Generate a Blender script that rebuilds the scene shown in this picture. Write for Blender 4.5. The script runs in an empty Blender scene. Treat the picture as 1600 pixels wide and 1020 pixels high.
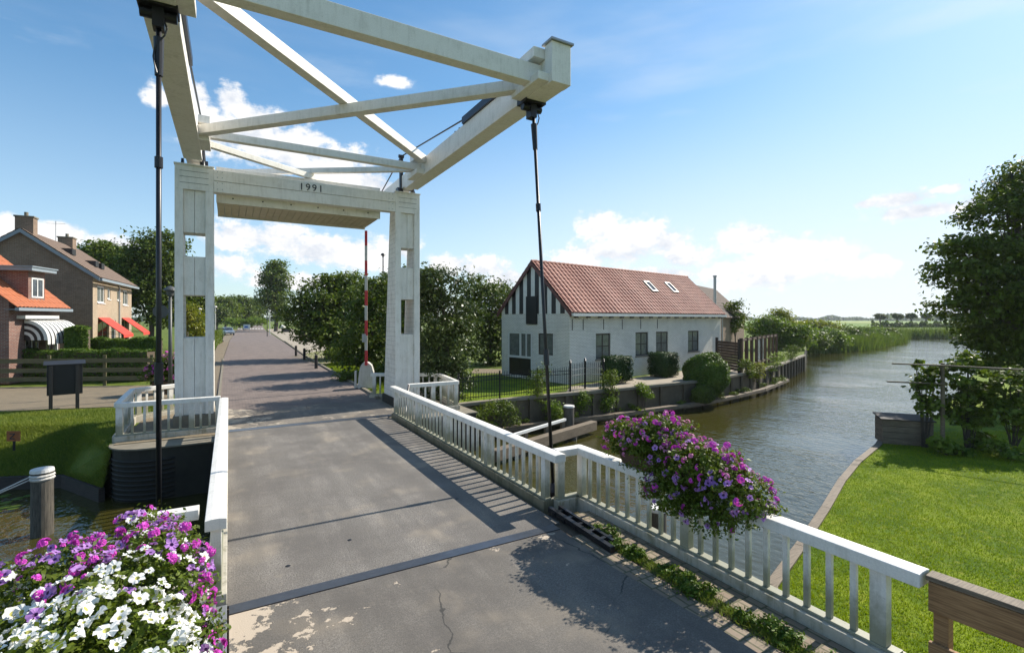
import bpy, bmesh, math, random
import numpy as np
from mathutils import Vector, Matrix
from mathutils.geometry import tessellate_polygon
random.seed(7); RNG = np.random.default_rng(11)
R = math.radians
sc = bpy.context.scene
COL = sc.collection
# ------------------------------------------------------------------ camera
EYE = 3.0; FOC = 770.0; HOR = 498.0; YAW = math.atan2(442, 770)
cam = bpy.data.cameras.new('camera'); camo = bpy.data.objects.new('camera', cam); COL.objects.link(camo)
camo.location = (0, 0, EYE); camo.rotation_euler = (R(90), 0, -YAW)
cam.sensor_width = 36; cam.lens = 36*FOC/1600; cam.shift_y = -12/1600
cam.clip_start = 0.05; cam.clip_end = 9000
sc.camera = camo
# ------------------------------------------------------------------ sky and sun
SUN_AZ, SUN_EL = R(84), R(40)
wd = bpy.data.worlds.new("World"); sc.world = wd; wd.use_nodes = True
wn, wl = wd.node_tree.nodes, wd.node_tree.links
wn.clear()
sky = wn.new('ShaderNodeTexSky'); sky.sky_type = 'NISHITA'; sky.sun_disc = False
sky.sun_elevation = SUN_EL; sky.sun_rotation = SUN_AZ
sky.air_density = 1.0; sky.dust_density = 0.35; sky.ozone_density = 2.0
bg = wn.new('ShaderNodeBackground'); bg.inputs[1].default_value = 0.122
bg2 = wn.new('ShaderNodeBackground'); bg2.inputs[1].default_value = 1.0
hsv = wn.new('ShaderNodeHueSaturation'); hsv.inputs['Saturation'].default_value = 1.13
wl.new(sky.outputs[0], hsv.inputs['Color'])
tint = wn.new('ShaderNodeMixRGB'); tint.blend_type = 'MULTIPLY'; tint.inputs[0].default_value = 1; tint.inputs[2].default_value = (0.94, 1.18, 1.18, 1)
def wvec(op, a, b):
    n = wn.new('ShaderNodeVectorMath'); n.operation = op; wl.new(a, n.inputs[0])
    if isinstance(b, tuple): n.inputs[1].default_value = b
    else: wl.new(b, n.inputs[1])
    return n.outputs[0]
wl.new(hsv.outputs[0], tint.inputs[1]); cmp_ = wvec('ADD', wvec('MULTIPLY', tint.outputs[0], (.055, .050, .035)), (1.0, 1.0, 1.0)); wl.new(wvec('DIVIDE', tint.outputs[0], cmp_), bg.inputs[0])
def wmath(op, a, b=None, c=None):
    n = wn.new('ShaderNodeMath'); n.operation = op
    for i, v in enumerate((a, b, c)):
        if v is None: continue
        if isinstance(v, (int, float)): n.inputs[i].default_value = v
        else: wl.new(v, n.inputs[i])
    return n.outputs[0]
tc = wn.new('ShaderNodeTexCoord'); sep = wn.new('ShaderNodeSeparateXYZ'); wl.new(tc.outputs['Generated'], sep.inputs[0])
X_, Y_, Z_ = sep.outputs
az = wmath('ARCTAN2', X_, Y_)
hz_ = wmath('SQRT', wmath('ADD', wmath('MULTIPLY', X_, X_), wmath('MULTIPLY', Y_, Y_)))
tt = wmath('DIVIDE', Z_, wmath('MAXIMUM', hz_, 0.001))
cmb = wn.new('ShaderNodeCombineXYZ'); wl.new(az, cmb.inputs[0]); wl.new(tt, cmb.inputs[1])
P0 = cmb.outputs[0]
def wnoise(scale, detail, rough, vec, sx=1, sy=1):
    m = wn.new('ShaderNodeMapping'); wl.new(vec, m.inputs[0]); m.inputs['Scale'].default_value = (sx, sy, 1)
    n = wn.new('ShaderNodeTexNoise'); n.inputs['Scale'].default_value = scale; n.inputs['Detail'].default_value = detail
    n.inputs['Roughness'].default_value = rough; wl.new(m.outputs[0], n.inputs['Vector']); return n.outputs['Fac']
# cumulus banks: centre (azimuth, tan elevation) found from where they stand over the horizon
def dirof(px, py):
    dx = px-800; h = math.hypot(FOC, dx)
    return YAW+math.atan2(dx, FOC), (HOR-py)/h, FOC/(h*h), 1/h
BL = [(362,158,26,28),(400,185,40,22),(400,215,75,40),(452,232,62,44),(520,262,62,36),(560,285,60,26),(488,218,24,16),(330,205,40,40),(600,300,46,22),(300,150,32,28),
      (372,370,60,26),(440,372,60,28),(500,392,60,26),(560,400,64,30),(360,415,44,18),(620,388,40,24),(470,440,90,14),
      (40,362,60,20),(100,364,36,22),(170,378,40,14),(210,385,30,10),(20,352,30,14),
      (700,412,44,14),(750,418,50,18),(792,436,34,16),
      (935,356,34,26),(1000,372,66,30),(1045,378,34,22),(960,392,70,22),(905,402,44,18),(1070,400,44,20),
      (1165,372,48,24),(1220,392,60,30),(1275,402,62,28),(1330,418,60,18),(1180,432,110,24),(1000,430,110,12),
      (1402,311,66,14),(1355,318,24,8),(1482,295,26,8),(1530,312,40,14),(618,128,26,10),(1440,330,90,14),(245,150,22,22)]
acc = None
for (cx, cy, rx, ry) in BL:
    a, t, ka, kt = dirof(cx, cy)
    s = wn.new('ShaderNodeVectorMath'); s.operation = 'SUBTRACT'; wl.new(P0, s.inputs[0]); s.inputs[1].default_value = (a, t, 0)
    m = wn.new('ShaderNodeVectorMath'); m.operation = 'MULTIPLY'; wl.new(s.outputs[0], m.inputs[0]); m.inputs[1].default_value = (1/(rx*ka), 1/(ry*kt), 0)
    l = wn.new('ShaderNodeVectorMath'); l.operation = 'LENGTH'; wl.new(m.outputs[0], l.inputs[0])
    v = wmath('SUBTRACT', 1.0, l.outputs['Value'])
    acc = v if acc is None else wmath('SMOOTH_MAX', acc, v, 0.25)
n1 = wnoise(30, 10, 0.64, P0, 1, 1.25)
n2 = wnoise(9, 5, 0.55, P0, 1, 1.5)
dens = wmath('ADD', wmath('ADD', wmath('ADD', acc, 0.20), wmath('MULTIPLY', wmath('SUBTRACT', n1, 0.5), 2.3)), wmath('MULTIPLY', wmath('SUBTRACT', n2, 0.5), 1.2))
def wramp(val, a, b, lo=0.0, hi=1.0):
    n = wn.new('ShaderNodeMapRange'); n.interpolation_type = 'SMOOTHSTEP'; wl.new(val, n.inputs[0])
    for i, x in enumerate((a, b, lo, hi)): n.inputs[1+i].default_value = x
    return n.outputs[0]
cmask = wramp(dens, -0.05, 0.62)
# thin high cirrus and a milky veil low on the sunward side
n3 = wnoise(3.2, 7, 0.6, P0, 0.55, 1.9)
mrot = wn.new('ShaderNodeMapping'); wl.new(P0, mrot.inputs[0]); mrot.inputs['Rotation'].default_value = (0, 0, R(-24)); mrot.inputs['Scale'].default_value = (1.0, 4.0, 1)
n4 = wn.new('ShaderNodeTexNoise'); n4.inputs['Scale'].default_value = 2.4; n4.inputs['Detail'].default_value = 6; n4.inputs['Roughness'].default_value = 0.5; wl.new(mrot.outputs[0], n4.inputs['Vector'])
cir = wmath('MULTIPLY', wramp(n4.outputs['Fac'], 0.44, 0.78, 0, 0.42), wramp(az, 0.1, 1.2, 0.25, 1.0))
wis = wmath('MULTIPLY', wramp(n3, 0.48, 0.74, 0, 0.75), wramp(az, -0.4, 0.3, 0.8, 0.25))
veil = wmath('MULTIPLY', wramp(tt, 0.48, 0.0, 0, 0.86), wramp(az, 0.0, 1.0, 0.35, 1.0))
thin = wmath('MAXIMUM', wmath('MAXIMUM', cir, wis), veil)
full = wmath('SUBTRACT', 1.0, wmath('MULTIPLY', wmath('SUBTRACT', 1.0, cmask), wmath('SUBTRACT', 1.0, thin)))
shade = wramp(wmath('ADD', n2, wmath('MULTIPLY', n1, 0.8)), 0.6, 1.05)
cc = wn.new('ShaderNodeMixRGB'); wl.new(shade, cc.inputs[0]); cc.inputs[1].default_value = (0.49, 0.53, 0.60, 1); cc.inputs[2].default_value = (0.77, 0.765, 0.76, 1)
cv = wn.new('ShaderNodeMixRGB'); wl.new(cmask, cv.inputs[0]); cv.inputs[1].default_value = (0.61, 0.66, 0.71, 1); wl.new(cc.outputs[0], cv.inputs[2]); wl.new(cv.outputs[0], bg2.inputs[0])
mx = wn.new('ShaderNodeMixShader'); wl.new(full, mx.inputs[0]); wl.new(bg.outputs[0], mx.inputs[1]); wl.new(bg2.outputs[0], mx.inputs[2])
wo = wn.new('ShaderNodeOutputWorld'); wl.new(mx.outputs[0], wo.inputs[0])
wd.cycles.sampling_method = 'MANUAL'; wd.cycles.sample_map_resolution = 512
sl = bpy.data.lights.new('sun', 'SUN'); sl.energy = 5.0; sl.angle = R(0.5); sl.color = (1.0, 0.93, 0.82)
so = bpy.data.objects.new('sun', sl); COL.objects.link(so)
sdir = Vector((math.sin(SUN_AZ)*math.cos(SUN_EL), math.cos(SUN_AZ)*math.cos(SUN_EL), math.sin(SUN_EL)))
so.rotation_euler = sdir.to_track_quat('Z', 'Y').to_euler(); so.location = (30, 10, 40)
sc.view_settings.view_transform = 'Standard'; sc.view_settings.look = 'None'
sc.view_settings.exposure = 0.55; sc.view_settings.gamma = 1
# ------------------------------------------------------------------ survey: where a spot seen in the photograph stands
FX, FY = math.sin(YAW), math.cos(YAW); RX, RY = math.cos(YAW), -math.sin(YAW)
def W(px, D, z=0.0):
    u = (px-800)/FOC*D
    return Vector((u*RX+D*FX, u*RY+D*FY, z))
def G(px, py, z=0.0): return W(px, FOC*(EYE-z)/(py-HOR), z)
def ZA(py, D): return EYE+(HOR-py)/FOC*D
def ray(px, py):
    return Vector((FX+(px-800)/FOC*RX, FY+(px-800)/FOC*RY, (HOR-py)/FOC))
ZG = -0.05; ZW = -1.3; ZL = -0.75
# ------------------------------------------------------------------ materials
def new_mat(name):
    m = bpy.data.materials.new(name); m.use_nodes = True; nt = m.node_tree
    return m, nt, nt.nodes['Principled BSDF']
def nd(nt, typ, props=None, **ins):
    n = nt.nodes.new(typ)
    for k, v in (props or {}).items(): setattr(n, k, v)
    for k, v in ins.items():
        key = int(k[1:]) if k[0] == 'i' and k[1:].isdigit() else k.replace('_', ' ')
        if hasattr(v, 'bl_idname') and 'Socket' in v.bl_idname: nt.links.new(v, n.inputs[key])
        else: n.inputs[key].default_value = v
    return n
def posn(nt): return nt.nodes.new('ShaderNodeNewGeometry').outputs['Position']
def uvn(nt): return nt.nodes.new('ShaderNodeTexCoord').outputs['UV']
def noise(nt, scale, detail=4, rough=0.55, vec=None, sc_=None):
    v = vec or posn(nt)
    if sc_:
        v = nd(nt, 'ShaderNodeMapping', Vector=v, Scale=sc_).outputs[0]
    return nd(nt, 'ShaderNodeTexNoise', Vector=v, Scale=scale, Detail=detail, Roughness=rough).outputs['Fac']
def ramp(nt, fac, a, b, lo=0.0, hi=1.0):
    return nd(nt, 'ShaderNodeMapRange', {'interpolation_type': 'SMOOTHSTEP'}, i0=fac, i1=a, i2=b, i3=lo, i4=hi).outputs[0]
def mixc(nt, fac, c1, c2, mode='MIX'):
    return nd(nt, 'ShaderNodeMixRGB', {'blend_type': mode}, i0=fac, i1=c1, i2=c2).outputs[0]
def C4(c): return (c[0], c[1], c[2], 1)
def mul(nt, a, b): return nd(nt, 'ShaderNodeMath', {'operation': 'MULTIPLY'}, i0=a, i1=b).outputs[0]
def addm(nt, a, b): return nd(nt, 'ShaderNodeMath', {'operation': 'ADD'}, i0=a, i1=b).outputs[0]
def bump(nt, bs, h, strength, dist):
    b = nd(nt, 'ShaderNodeBump', Height=h, Strength=strength, Distance=dist); nt.links.new(b.outputs[0], bs.inputs['Normal'])
def setc(nt, bs, c): nt.links.new(c, bs.inputs['Base Color'])
def simple(name, c, rough=0.6, metal=0.0, var=0.25, scale=6, bmp=0.0):
    m, nt, bs = new_mat(name); f = noise(nt, scale, 5, 0.6)
    setc(nt, bs, mixc(nt, f, C4([x*(1-var) for x in c]), C4([min(1, x*(1+var)) for x in c])))
    bs.inputs['Roughness'].default_value = rough; bs.inputs['Metallic'].default_value = metal
    if bmp: bump(nt, bs, noise(nt, scale*6, 4, 0.6), 0.6, bmp)
    return m
def painted(name, c=(0.82, 0.785, 0.72), dirt=(0.27, 0.24, 0.16), amt=0.5, low=None, boards=0.0):
    m, nt, bs = new_mat(name)
    f = noise(nt, 3.2, 7, 0.7); s = noise(nt, 9, 5, 0.65, None, (1.5, 1.5, 0.18)); fine = noise(nt, 55, 3, 0.6)
    col = mixc(nt, ramp(nt, fine, 0.3, 0.75), C4([x*0.9 for x in c]), C4(c))
    d = mul(nt, ramp(nt, addm(nt, mul(nt, f, 0.55), mul(nt, s, 0.5)), 0.46, 0.74), amt)
    col = mixc(nt, d, col, C4(dirt))
    sp = ramp(nt, noise(nt, 24, 2, 0.5), 0.70, 0.80, 0, 0.55*amt+0.1)
    col = mixc(nt, sp, col, C4([x*0.6 for x in dirt]))
    if low is not None:
        z = nd(nt, 'ShaderNodeSeparateXYZ', i0=posn(nt)).outputs[2]
        g = mul(nt, ramp(nt, addm(nt, z, mul(nt, f, -0.5)), low+0.12, low-0.30), 0.8)
        col = mixc(nt, g, col, (0.17, 0.17, 0.09, 1))
    setc(nt, bs, col); bs.inputs['Roughness'].default_value = 0.5
    gr = noise(nt, 40, 3, 0.6, uvn(nt), (0.25, 6, 1)); bump(nt, bs, gr, 0.25, 0.003)
    if boards:
        br = nd(nt, 'ShaderNodeTexWave', {'wave_type': 'BANDS', 'bands_direction': 'Y', 'wave_profile': 'SAW'}, Vector=uvn(nt), Scale=0.31416/boards).outputs['Fac']
        e = ramp(nt, br, 0.93, 0.99); setc(nt, bs, mixc(nt, mul(nt, e, 0.75), col, (0.05, 0.05, 0.04, 1)))
    return m
def wood(name, c1, c2, rough=0.75, sc_=(1.2, 22, 1)):
    m, nt, bs = new_mat(name)
    g = noise(nt, 3, 8, 0.65, uvn(nt), sc_); f = noise(nt, 1.6, 4, 0.6)
    col = mixc(nt, ramp(nt, g, 0.3, 0.7), C4(c1), C4(c2)); col = mixc(nt, mul(nt, ramp(nt, f, 0.45, 0.75), 0.45), col, C4([x*0.5 for x in c1]))
    setc(nt, bs, col); bs.inputs['Roughness'].default_value = rough; bump(nt, bs, g, 0.5, 0.004)
    return m
def brick(name, c1, c2, mort, w=0.21, h=0.065, ms=0.012, rough=0.85, dirt=0.35, bmp=0.006, vec=None, spread=0.5):
    m, nt, bs = new_mat(name)
    v = uvn(nt) if vec != 'pos' else posn(nt)
    dist = nd(nt, 'ShaderNodeTexNoise', Vector=v, Scale=3.0, Detail=2).outputs['Color']
    v2 = nd(nt, 'ShaderNodeMixRGB', {'blend_type': 'LINEAR_LIGHT'}, i0=0.012, i1=v, i2=dist).outputs[0]
    b = nd(nt, 'ShaderNodeTexBrick', Vector=v2, Color1=C4(c1), Color2=C4(c2), Mortar=C4(mort), Scale=1.0)
    b.inputs['Mortar Size'].default_value = ms; b.inputs['Brick Width'].default_value = w; b.inputs['Row Height'].default_value = h; b.inputs['Mortar Smooth'].default_value = 0.2
    f = noise(nt, 1.1, 6, 0.65); g = noise(nt, 14, 4, 0.6)
    col = mixc(nt, mul(nt, ramp(nt, g, 0.35, 0.75), spread), b.outputs['Color'], C4([x*0.62 for x in c1]))
    col = mixc(nt, mul(nt, ramp(nt, f, 0.42, 0.72), dirt), col, C4([x*0.45 for x in c2]))
    setc(nt, bs, col); bs.inputs['Roughness'].default_value = rough
    h_ = nd(nt, 'ShaderNodeMath', {'operation': 'SUBTRACT'}, i0=mul(nt, g, 0.5), i1=b.outputs['Fac']).outputs[0]
    bump(nt, bs, h_, 0.8, bmp)
    return m
def leaf(name, c1, c2, trans=0.3, rough=0.5, gloss=0.22):
    m, nt, bs = new_mat(name)
    rnd = nt.nodes.new('ShaderNodeNewGeometry').outputs['Random Per Island']
    big = noise(nt, 0.7, 3, 0.5)
    col = mixc(nt, rnd, C4(c1), C4(c2)); col = mixc(nt, mul(nt, ramp(nt, big, 0.35, 0.65), 0.45), col, C4([c2[0]*1.15, c2[1]*1.05, c2[2]*0.8]))
    setc(nt, bs, col); bs.inputs['Roughness'].default_value = rough; bs.inputs['Specular IOR Level'].default_value = gloss
    tr = nd(nt, 'ShaderNodeBsdfTranslucent', Color=mixc(nt, 1.0, col, (1.25, 1.35, 0.6, 1), 'MULTIPLY'))
    mxs = nd(nt, 'ShaderNodeMixShader', i0=trans, i1=bs.outputs[0], i2=tr.outputs[0])
    nt.links.new(mxs.outputs[0], nt.nodes['Material Output'].inputs[0])
    return m
def glassm(name, c=(0.02, 0.025, 0.03)):
    m, nt, bs = new_mat(name); f = noise(nt, 2.5, 3)
    setc(nt, bs, mixc(nt, ramp(nt, f, .4, .7), C4(c), C4([x*2.4+0.01 for x in c]))); bs.inputs['Roughness'].default_value = 0.06; bs.inputs['Specular IOR Level'].default_value = 0.7
    return m
M = {}
M['white'] = painted('white_paint', amt=0.34)
M['whitelow'] = painted('white_paint_algae', amt=0.55, low=0.30)
M['whiteboards'] = painted('white_cladding', amt=0.5, boards=0.16)
M['sill'] = painted('sill_paint_stained', c=(0.50, 0.46, 0.38), dirt=(0.13, 0.12, 0.05), amt=0.9)
M['moss'] = painted('sill_mossy', c=(0.20, 0.18, 0.12), dirt=(0.045, 0.05, 0.015), amt=1.0)
M['iron'] = simple('black_iron', (0.015, 0.015, 0.018), 0.38, 0.3, 0.4, 9)
M['blueiron'] = simple('blue_black_iron', (0.02, 0.03, 0.05), 0.4, 0.4, 0.4, 9)
M['steel'] = simple('joint_steel', (0.15, 0.155, 0.17), 0.34, 0.8, 0.35, 5)
M['galv'] = simple('galvanised', (0.35, 0.36, 0.36), 0.5, 0.7, 0.2, 8)
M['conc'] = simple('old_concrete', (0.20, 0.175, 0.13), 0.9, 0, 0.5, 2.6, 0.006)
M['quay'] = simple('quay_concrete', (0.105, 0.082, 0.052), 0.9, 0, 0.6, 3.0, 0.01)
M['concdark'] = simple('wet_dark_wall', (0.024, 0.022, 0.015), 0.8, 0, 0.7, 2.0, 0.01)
M['ballast'] = painted('soffit_boards', c=(0.66, 0.58, 0.42), dirt=(0.25, 0.2, 0.1), amt=0.5)
M['brownwood'] = wood('brown_stained_wood', (0.055, 0.03, 0.017), (0.13, 0.075, 0.042))
M['greywood'] = wood('weathered_wood', (0.095, 0.07, 0.045), (0.22, 0.17, 0.115))
M['fencewood'] = wood('fence_stain', (0.19, 0.095, 0.038), (0.40, 0.22, 0.095))
M['wetblack'] = simple('wet_black_rib', (0.010, 0.010, 0.008), 0.7, 0, 0.5, 4)
M['darkwood'] = wood('dark_wood', (0.02, 0.015, 0.012), (0.06, 0.045, 0.035))
M['olivewood'] = wood('mossy_fence_wood', (0.07, 0.06, 0.025), (0.16, 0.135, 0.06))
M['pile'] = wood('pile_wood', (0.04, 0.035, 0.028), (0.13, 0.115, 0.09), sc_=(14, 1.2, 1))
M['pilecap'] = simple('pile_cap', (0.62, 0.60, 0.56), 0.6, 0, 0.2, 12)
M['black'] = simple('black_board', (0.008, 0.008, 0.009), 0.45, 0, 0.3, 6)
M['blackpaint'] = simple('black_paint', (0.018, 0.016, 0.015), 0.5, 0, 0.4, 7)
M['red'] = simple('red_paint', (0.52, 0.02, 0.03), 0.4, 0, 0.2, 7)
M['redcloth'] = simple('red_awning_cloth', (0.62, 0.05, 0.03), 0.8, 0, 0.15, 7)
M['barrierwhite'] = painted('barrier_white', c=(0.62, 0.60, 0.55), amt=0.5)
M['glass'] = glassm('window_glass')
M['curtain'] = simple('window_with_curtain', (0.14, 0.15, 0.14), 0.12, 0, 0.6, 5)
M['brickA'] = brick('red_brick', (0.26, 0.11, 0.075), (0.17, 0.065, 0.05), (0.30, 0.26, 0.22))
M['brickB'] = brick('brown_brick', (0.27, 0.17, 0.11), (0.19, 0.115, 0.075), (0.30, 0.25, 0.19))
M['brickB_lit'] = brick('brown_brick_sunlit', (0.46, 0.34, 0.22), (0.36, 0.26, 0.17), (0.42, 0.36, 0.28), dirt=0.2)  # paler brown brick: sunlight on the side wall put into the colour
M['whitebrick'] = brick('white_painted_brick', (0.88, 0.85, 0.79), (0.80, 0.77, 0.70), (0.50, 0.47, 0.41), ms=0.014, dirt=0.30, bmp=0.008, spread=0.25)
M['board_w'] = painted('gable_white', c=(0.80, 0.78, 0.73), amt=0.25)
M['tile'] = simple('red_roof_tile', (0.34, 0.13, 0.085), 0.7, 0, 0.5, 3.4)
M['tileo'] = simple('orange_roof_tile', (0.42, 0.13, 0.05), 0.65, 0, 0.35, 5)
M['tileb'] = simple('brown_roof_tile', (0.16, 0.11, 0.08), 0.8, 0, 0.35, 5)
M['barge'] = simple('bargeboard', (0.14, 0.05, 0.04), 0.6, 0, 0.3, 4)
M['greytrim'] = simple('grey_blue_trim', (0.23, 0.27, 0.30), 0.5, 0, 0.2, 4)
M['trim'] = painted('trim_white', c=(0.72, 0.72, 0.69), amt=0.2)
M['lampgrey'] = simple('lamp_grey', (0.09, 0.092, 0.09), 0.5, 0.3, 0.2, 8)
M['rope'] = simple('rope', (0.5, 0.48, 0.44), 0.9, 0, 0.2, 30)
M['rust'] = simple('rusty_sign', (0.30, 0.10, 0.03), 0.8, 0, 0.5, 12)
M['blue'] = simple('sign_blue', (0.02, 0.10, 0.42), 0.4, 0, 0.1, 3)
M['carpaint'] = simple('car_paint_silver_blue', (0.33, 0.40, 0.47), 0.25, 0.5, 0.05, 3)
M['tyre'] = simple('tyre', (0.015, 0.015, 0.015), 0.8)
M['brass'] = simple('brass', (0.5, 0.33, 0.1), 0.4, 0.8, 0.2, 20)
M['bark'] = wood('bark', (0.035, 0.028, 0.02), (0.10, 0.08, 0.06), sc_=(12, 1.5, 1))
M['lf_dark'] = leaf('leaf_dark', (0.030, 0.052, 0.007), (0.11, 0.155, 0.02), 0.26)
M['lf_big'] = leaf('leaf_big_tree', (0.028, 0.05, 0.006), (0.12, 0.165, 0.02), 0.27)
M['lf_mid'] = leaf('leaf_mid', (0.036, 0.062, 0.006), (0.135, 0.185, 0.022), 0.28)
M['lf_grey'] = leaf('leaf_glossy', (0.020, 0.038, 0.010), (0.085, 0.12, 0.03), 0.18, 0.42, 0.32)
M['lf_light'] = leaf('leaf_light', (0.06, 0.11, 0.015), (0.16, 0.23, 0.03), 0.35)
M['lf_yel'] = leaf('leaf_yellow', (0.09, 0.12, 0.012), (0.25, 0.26, 0.03), 0.35)
M['lf_hedge'] = leaf('leaf_hedge', (0.036, 0.08, 0.008), (0.11, 0.17, 0.02), 0.22)
M['lf_yew'] = leaf('leaf_yew', (0.018, 0.045, 0.010), (0.045, 0.09, 0.018), 0.15)
M['blade'] = leaf('grass_blade', (0.07, 0.135, 0.004), (0.24, 0.30, 0.014), 0.35, 0.5, 0.2)
M['blade2'] = leaf('rough_grass_blade', (0.08, 0.13, 0.015), (0.22, 0.26, 0.05), 0.3, 0.6, 0.2)
M['reed'] = leaf('reed_blade', (0.06, 0.11, 0.015), (0.15, 0.20, 0.04), 0.3, 0.6, 0.2)
def petal(name, c1, c2, tr=0.25):
    m, nt, bs = new_mat(name); f = noise(nt, 30, 3); o = nd(nt, 'ShaderNodeObjectInfo').outputs['Random']
    setc(nt, bs, mixc(nt, addm(nt, mul(nt, f, .5), mul(nt, o, .5)), C4(c1), C4(c2))); bs.inputs['Roughness'].default_value = 0.6
    t = nd(nt, 'ShaderNodeBsdfTranslucent', Color=C4(c2)); x = nd(nt, 'ShaderNodeMixShader', i0=tr, i1=bs.outputs[0], i2=t.outputs[0])
    nt.links.new(x.outputs[0], nt.nodes['Material Output'].inputs[0]); return m
M['pw'] = petal('petal_white', (0.78, 0.77, 0.72), (0.88, 0.88, 0.85)); M['pp'] = petal('petal_purple', (0.30, 0.12, 0.44), (0.60, 0.32, 0.70))
M['pm'] = petal('petal_magenta', (0.50, 0.035, 0.42), (0.78, 0.10, 0.62)); M['pk'] = petal('petal_pink', (0.62, 0.16, 0.38), (0.80, 0.38, 0.60))
M['pd'] = petal('throat_dark', (0.08, 0.02, 0.12), (0.12, 0.03, 0.16)); M['py'] = petal('throat_yellow', (0.45, 0.42, 0.08), (0.5, 0.5, 0.15))
# ground materials
def m_asphalt(name, base, patch, pw, fineamt=0.5, seam=False):
    m, nt, bs = new_mat(name); p = posn(nt)
    a = noise(nt, 62, 2, 0.8); a2 = noise(nt, 30, 4, 0.75); b = noise(nt, 0.8, 5, 0.6); c = noise(nt, 5, 5, 0.6)
    col = mixc(nt, ramp(nt, a, 0.34, 0.68), C4([x*(1-fineamt) for x in base]), C4([x*(1+fineamt*1.2) for x in base]))
    col = mixc(nt, ramp(nt, a2, 0.54, 0.66, 0, 0.55), col, C4([x*1.9 for x in base])); col = mixc(nt, ramp(nt, a2, 0.46, 0.34, 0, 0.5), col, C4([x*0.35 for x in base]))
    col = mixc(nt, ramp(nt, b, 0.36, 0.64, 0, 0.7), col, C4([base[0]*0.56, base[1]*0.55, base[2]*0.56]))
    b3 = noise(nt, 1.1, 3, 0.5, None, (1, 1, 1)); col = mixc(nt, ramp(nt, b3, 0.52, 0.72, 0, 0.6), col, C4([base[0]*1.75, base[1]*1.62, base[2]*1.40]))
    col = mixc(nt, ramp(nt, c, 0.55, 0.75, 0, 0.4), col, C4([base[0]*1.45, base[1]*1.38, base[2]*1.25]))
    tr = noise(nt, 1.6, 4, 0.6, None, (1.6, 0.22, 1)); col = mixc(nt, ramp(nt, tr, 0.42, 0.62, 0.45, 0), col, C4([x*0.55 for x in base]))
    if pw:
        e = noise(nt, 1.7, 9, 0.72)
        sx = nd(nt, 'ShaderNodeSeparateXYZ', i0=p)
        left = nd(nt, 'ShaderNodeMapRange', i0=sx.outputs[0], i1=0.1, i2=1.5, i3=0.13, i4=0.0).outputs[0]
        nearj = nd(nt, 'ShaderNodeMapRange', i0=sx.outputs[1], i1=3.2, i2=6.0, i3=-0.03, i4=0.035).outputs[0]
        vd = nd(nt, 'ShaderNodeTexVoronoi', {'feature': 'DISTANCE_TO_EDGE'}, Vector=mixc(nt, 0.12, p, nd(nt, 'ShaderNodeTexNoise', Vector=p, Scale=3.0, Detail=5).outputs['Color'], 'LINEAR_LIGHT'), Scale=0.42).outputs['Distance']
        col = mixc(nt, mul(nt, ramp(nt, vd, 0.005, 0.001), ramp(nt, noise(nt, 0.9, 2), 0.45, 0.55, 0, 0.8)), col, (0.02, 0.02, 0.018, 1))
        k = ramp(nt, addm(nt, addm(nt, e, left), nearj), 0.635, 0.65)
        col = mixc(nt, k, col, C4(patch)); hh = mul(nt, k, -1.0)
        bump(nt, bs, addm(nt, mul(nt, a, 0.5), hh), 0.7, 0.008)
    else: bump(nt, bs, addm(nt, a, a2), 0.6, 0.006)
    setc(nt, bs, col); bs.inputs['Roughness'].default_value = 0.82
    return m
M['deck'] = m_asphalt('deck_grit', (0.185, 0.168, 0.147), None, False, 0.6)
M['asph'] = m_asphalt('approach_asphalt', (0.155, 0.139, 0.119), (0.46, 0.38, 0.29), True, 0.3)
M['apron'] = m_asphalt('apron_asphalt', (0.19, 0.165, 0.135), (0.40, 0.34, 0.26), True, 0.4)
M['road'] = brick('road_clinker', (0.26, 0.20, 0.17), (0.17, 0.13, 0.115), (0.13, 0.11, 0.085), w=0.2, h=0.07, ms=0.010, dirt=0.5, bmp=0.004, vec='pos')
M['pave'] = brick('pavement_brick', (0.25, 0.19, 0.12), (0.19, 0.15, 0.095), (0.15, 0.13, 0.08), w=0.2, h=0.1, ms=0.01, dirt=0.25, vec='pos')
M['klinker'] = brick('edge_brick', (0.30, 0.24, 0.17), (0.24, 0.18, 0.13), (0.10, 0.10, 0.05), w=0.10, h=0.21, ms=0.012, dirt=0.35, vec='pos')
M['gravel'] = simple('gravel', (0.33, 0.28, 0.21), 0.95, 0, 0.3, 1.4, 0.01)
def m_grass(name, c1, c2, c3, s=1.0):
    m, nt, bs = new_mat(name)
    a = noise(nt, 1.3*s, 5, 0.6); b = noise(nt, 34*s, 3, 0.75); c = noise(nt, 7*s, 4, 0.65)
    col = mixc(nt, ramp(nt, a, 0.35, 0.68), C4(c1), C4(c2)); col = mixc(nt, ramp(nt, c, 0.5, 0.72, 0, 0.55), col, C4(c3))
    col = mixc(nt, ramp(nt, b, 0.55, 0.3, 0, 0.65), col, C4([x*0.35 for x in c1])); setc(nt, bs, col)
    bs.inputs['Roughness'].default_value = 0.9; bs.inputs['Specular IOR Level'].default_value = 0.15
    bump(nt, bs, b, 0.9, 0.03); return m
M['lawn'] = m_grass('lawn', (0.075, 0.135, 0.004), (0.19, 0.25, 0.008), (0.30, 0.30, 0.03), 0.8)
M['grass'] = m_grass('rough_grass', (0.085, 0.13, 0.015), (0.15, 0.19, 0.03), (0.24, 0.22, 0.06))
M['field'] = m_grass('field', (0.11, 0.19, 0.03), (0.17, 0.25, 0.04), (0.23, 0.28, 0.08), 0.05)
M['field2'] = m_grass('field_yellow', (0.26, 0.30, 0.08), (0.30, 0.36, 0.11), (0.36, 0.36, 0.15), 0.05)
M['soil'] = simple('soil', (0.10, 0.075, 0.05), 0.95, 0, 0.4, 3, 0.02)
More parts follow.
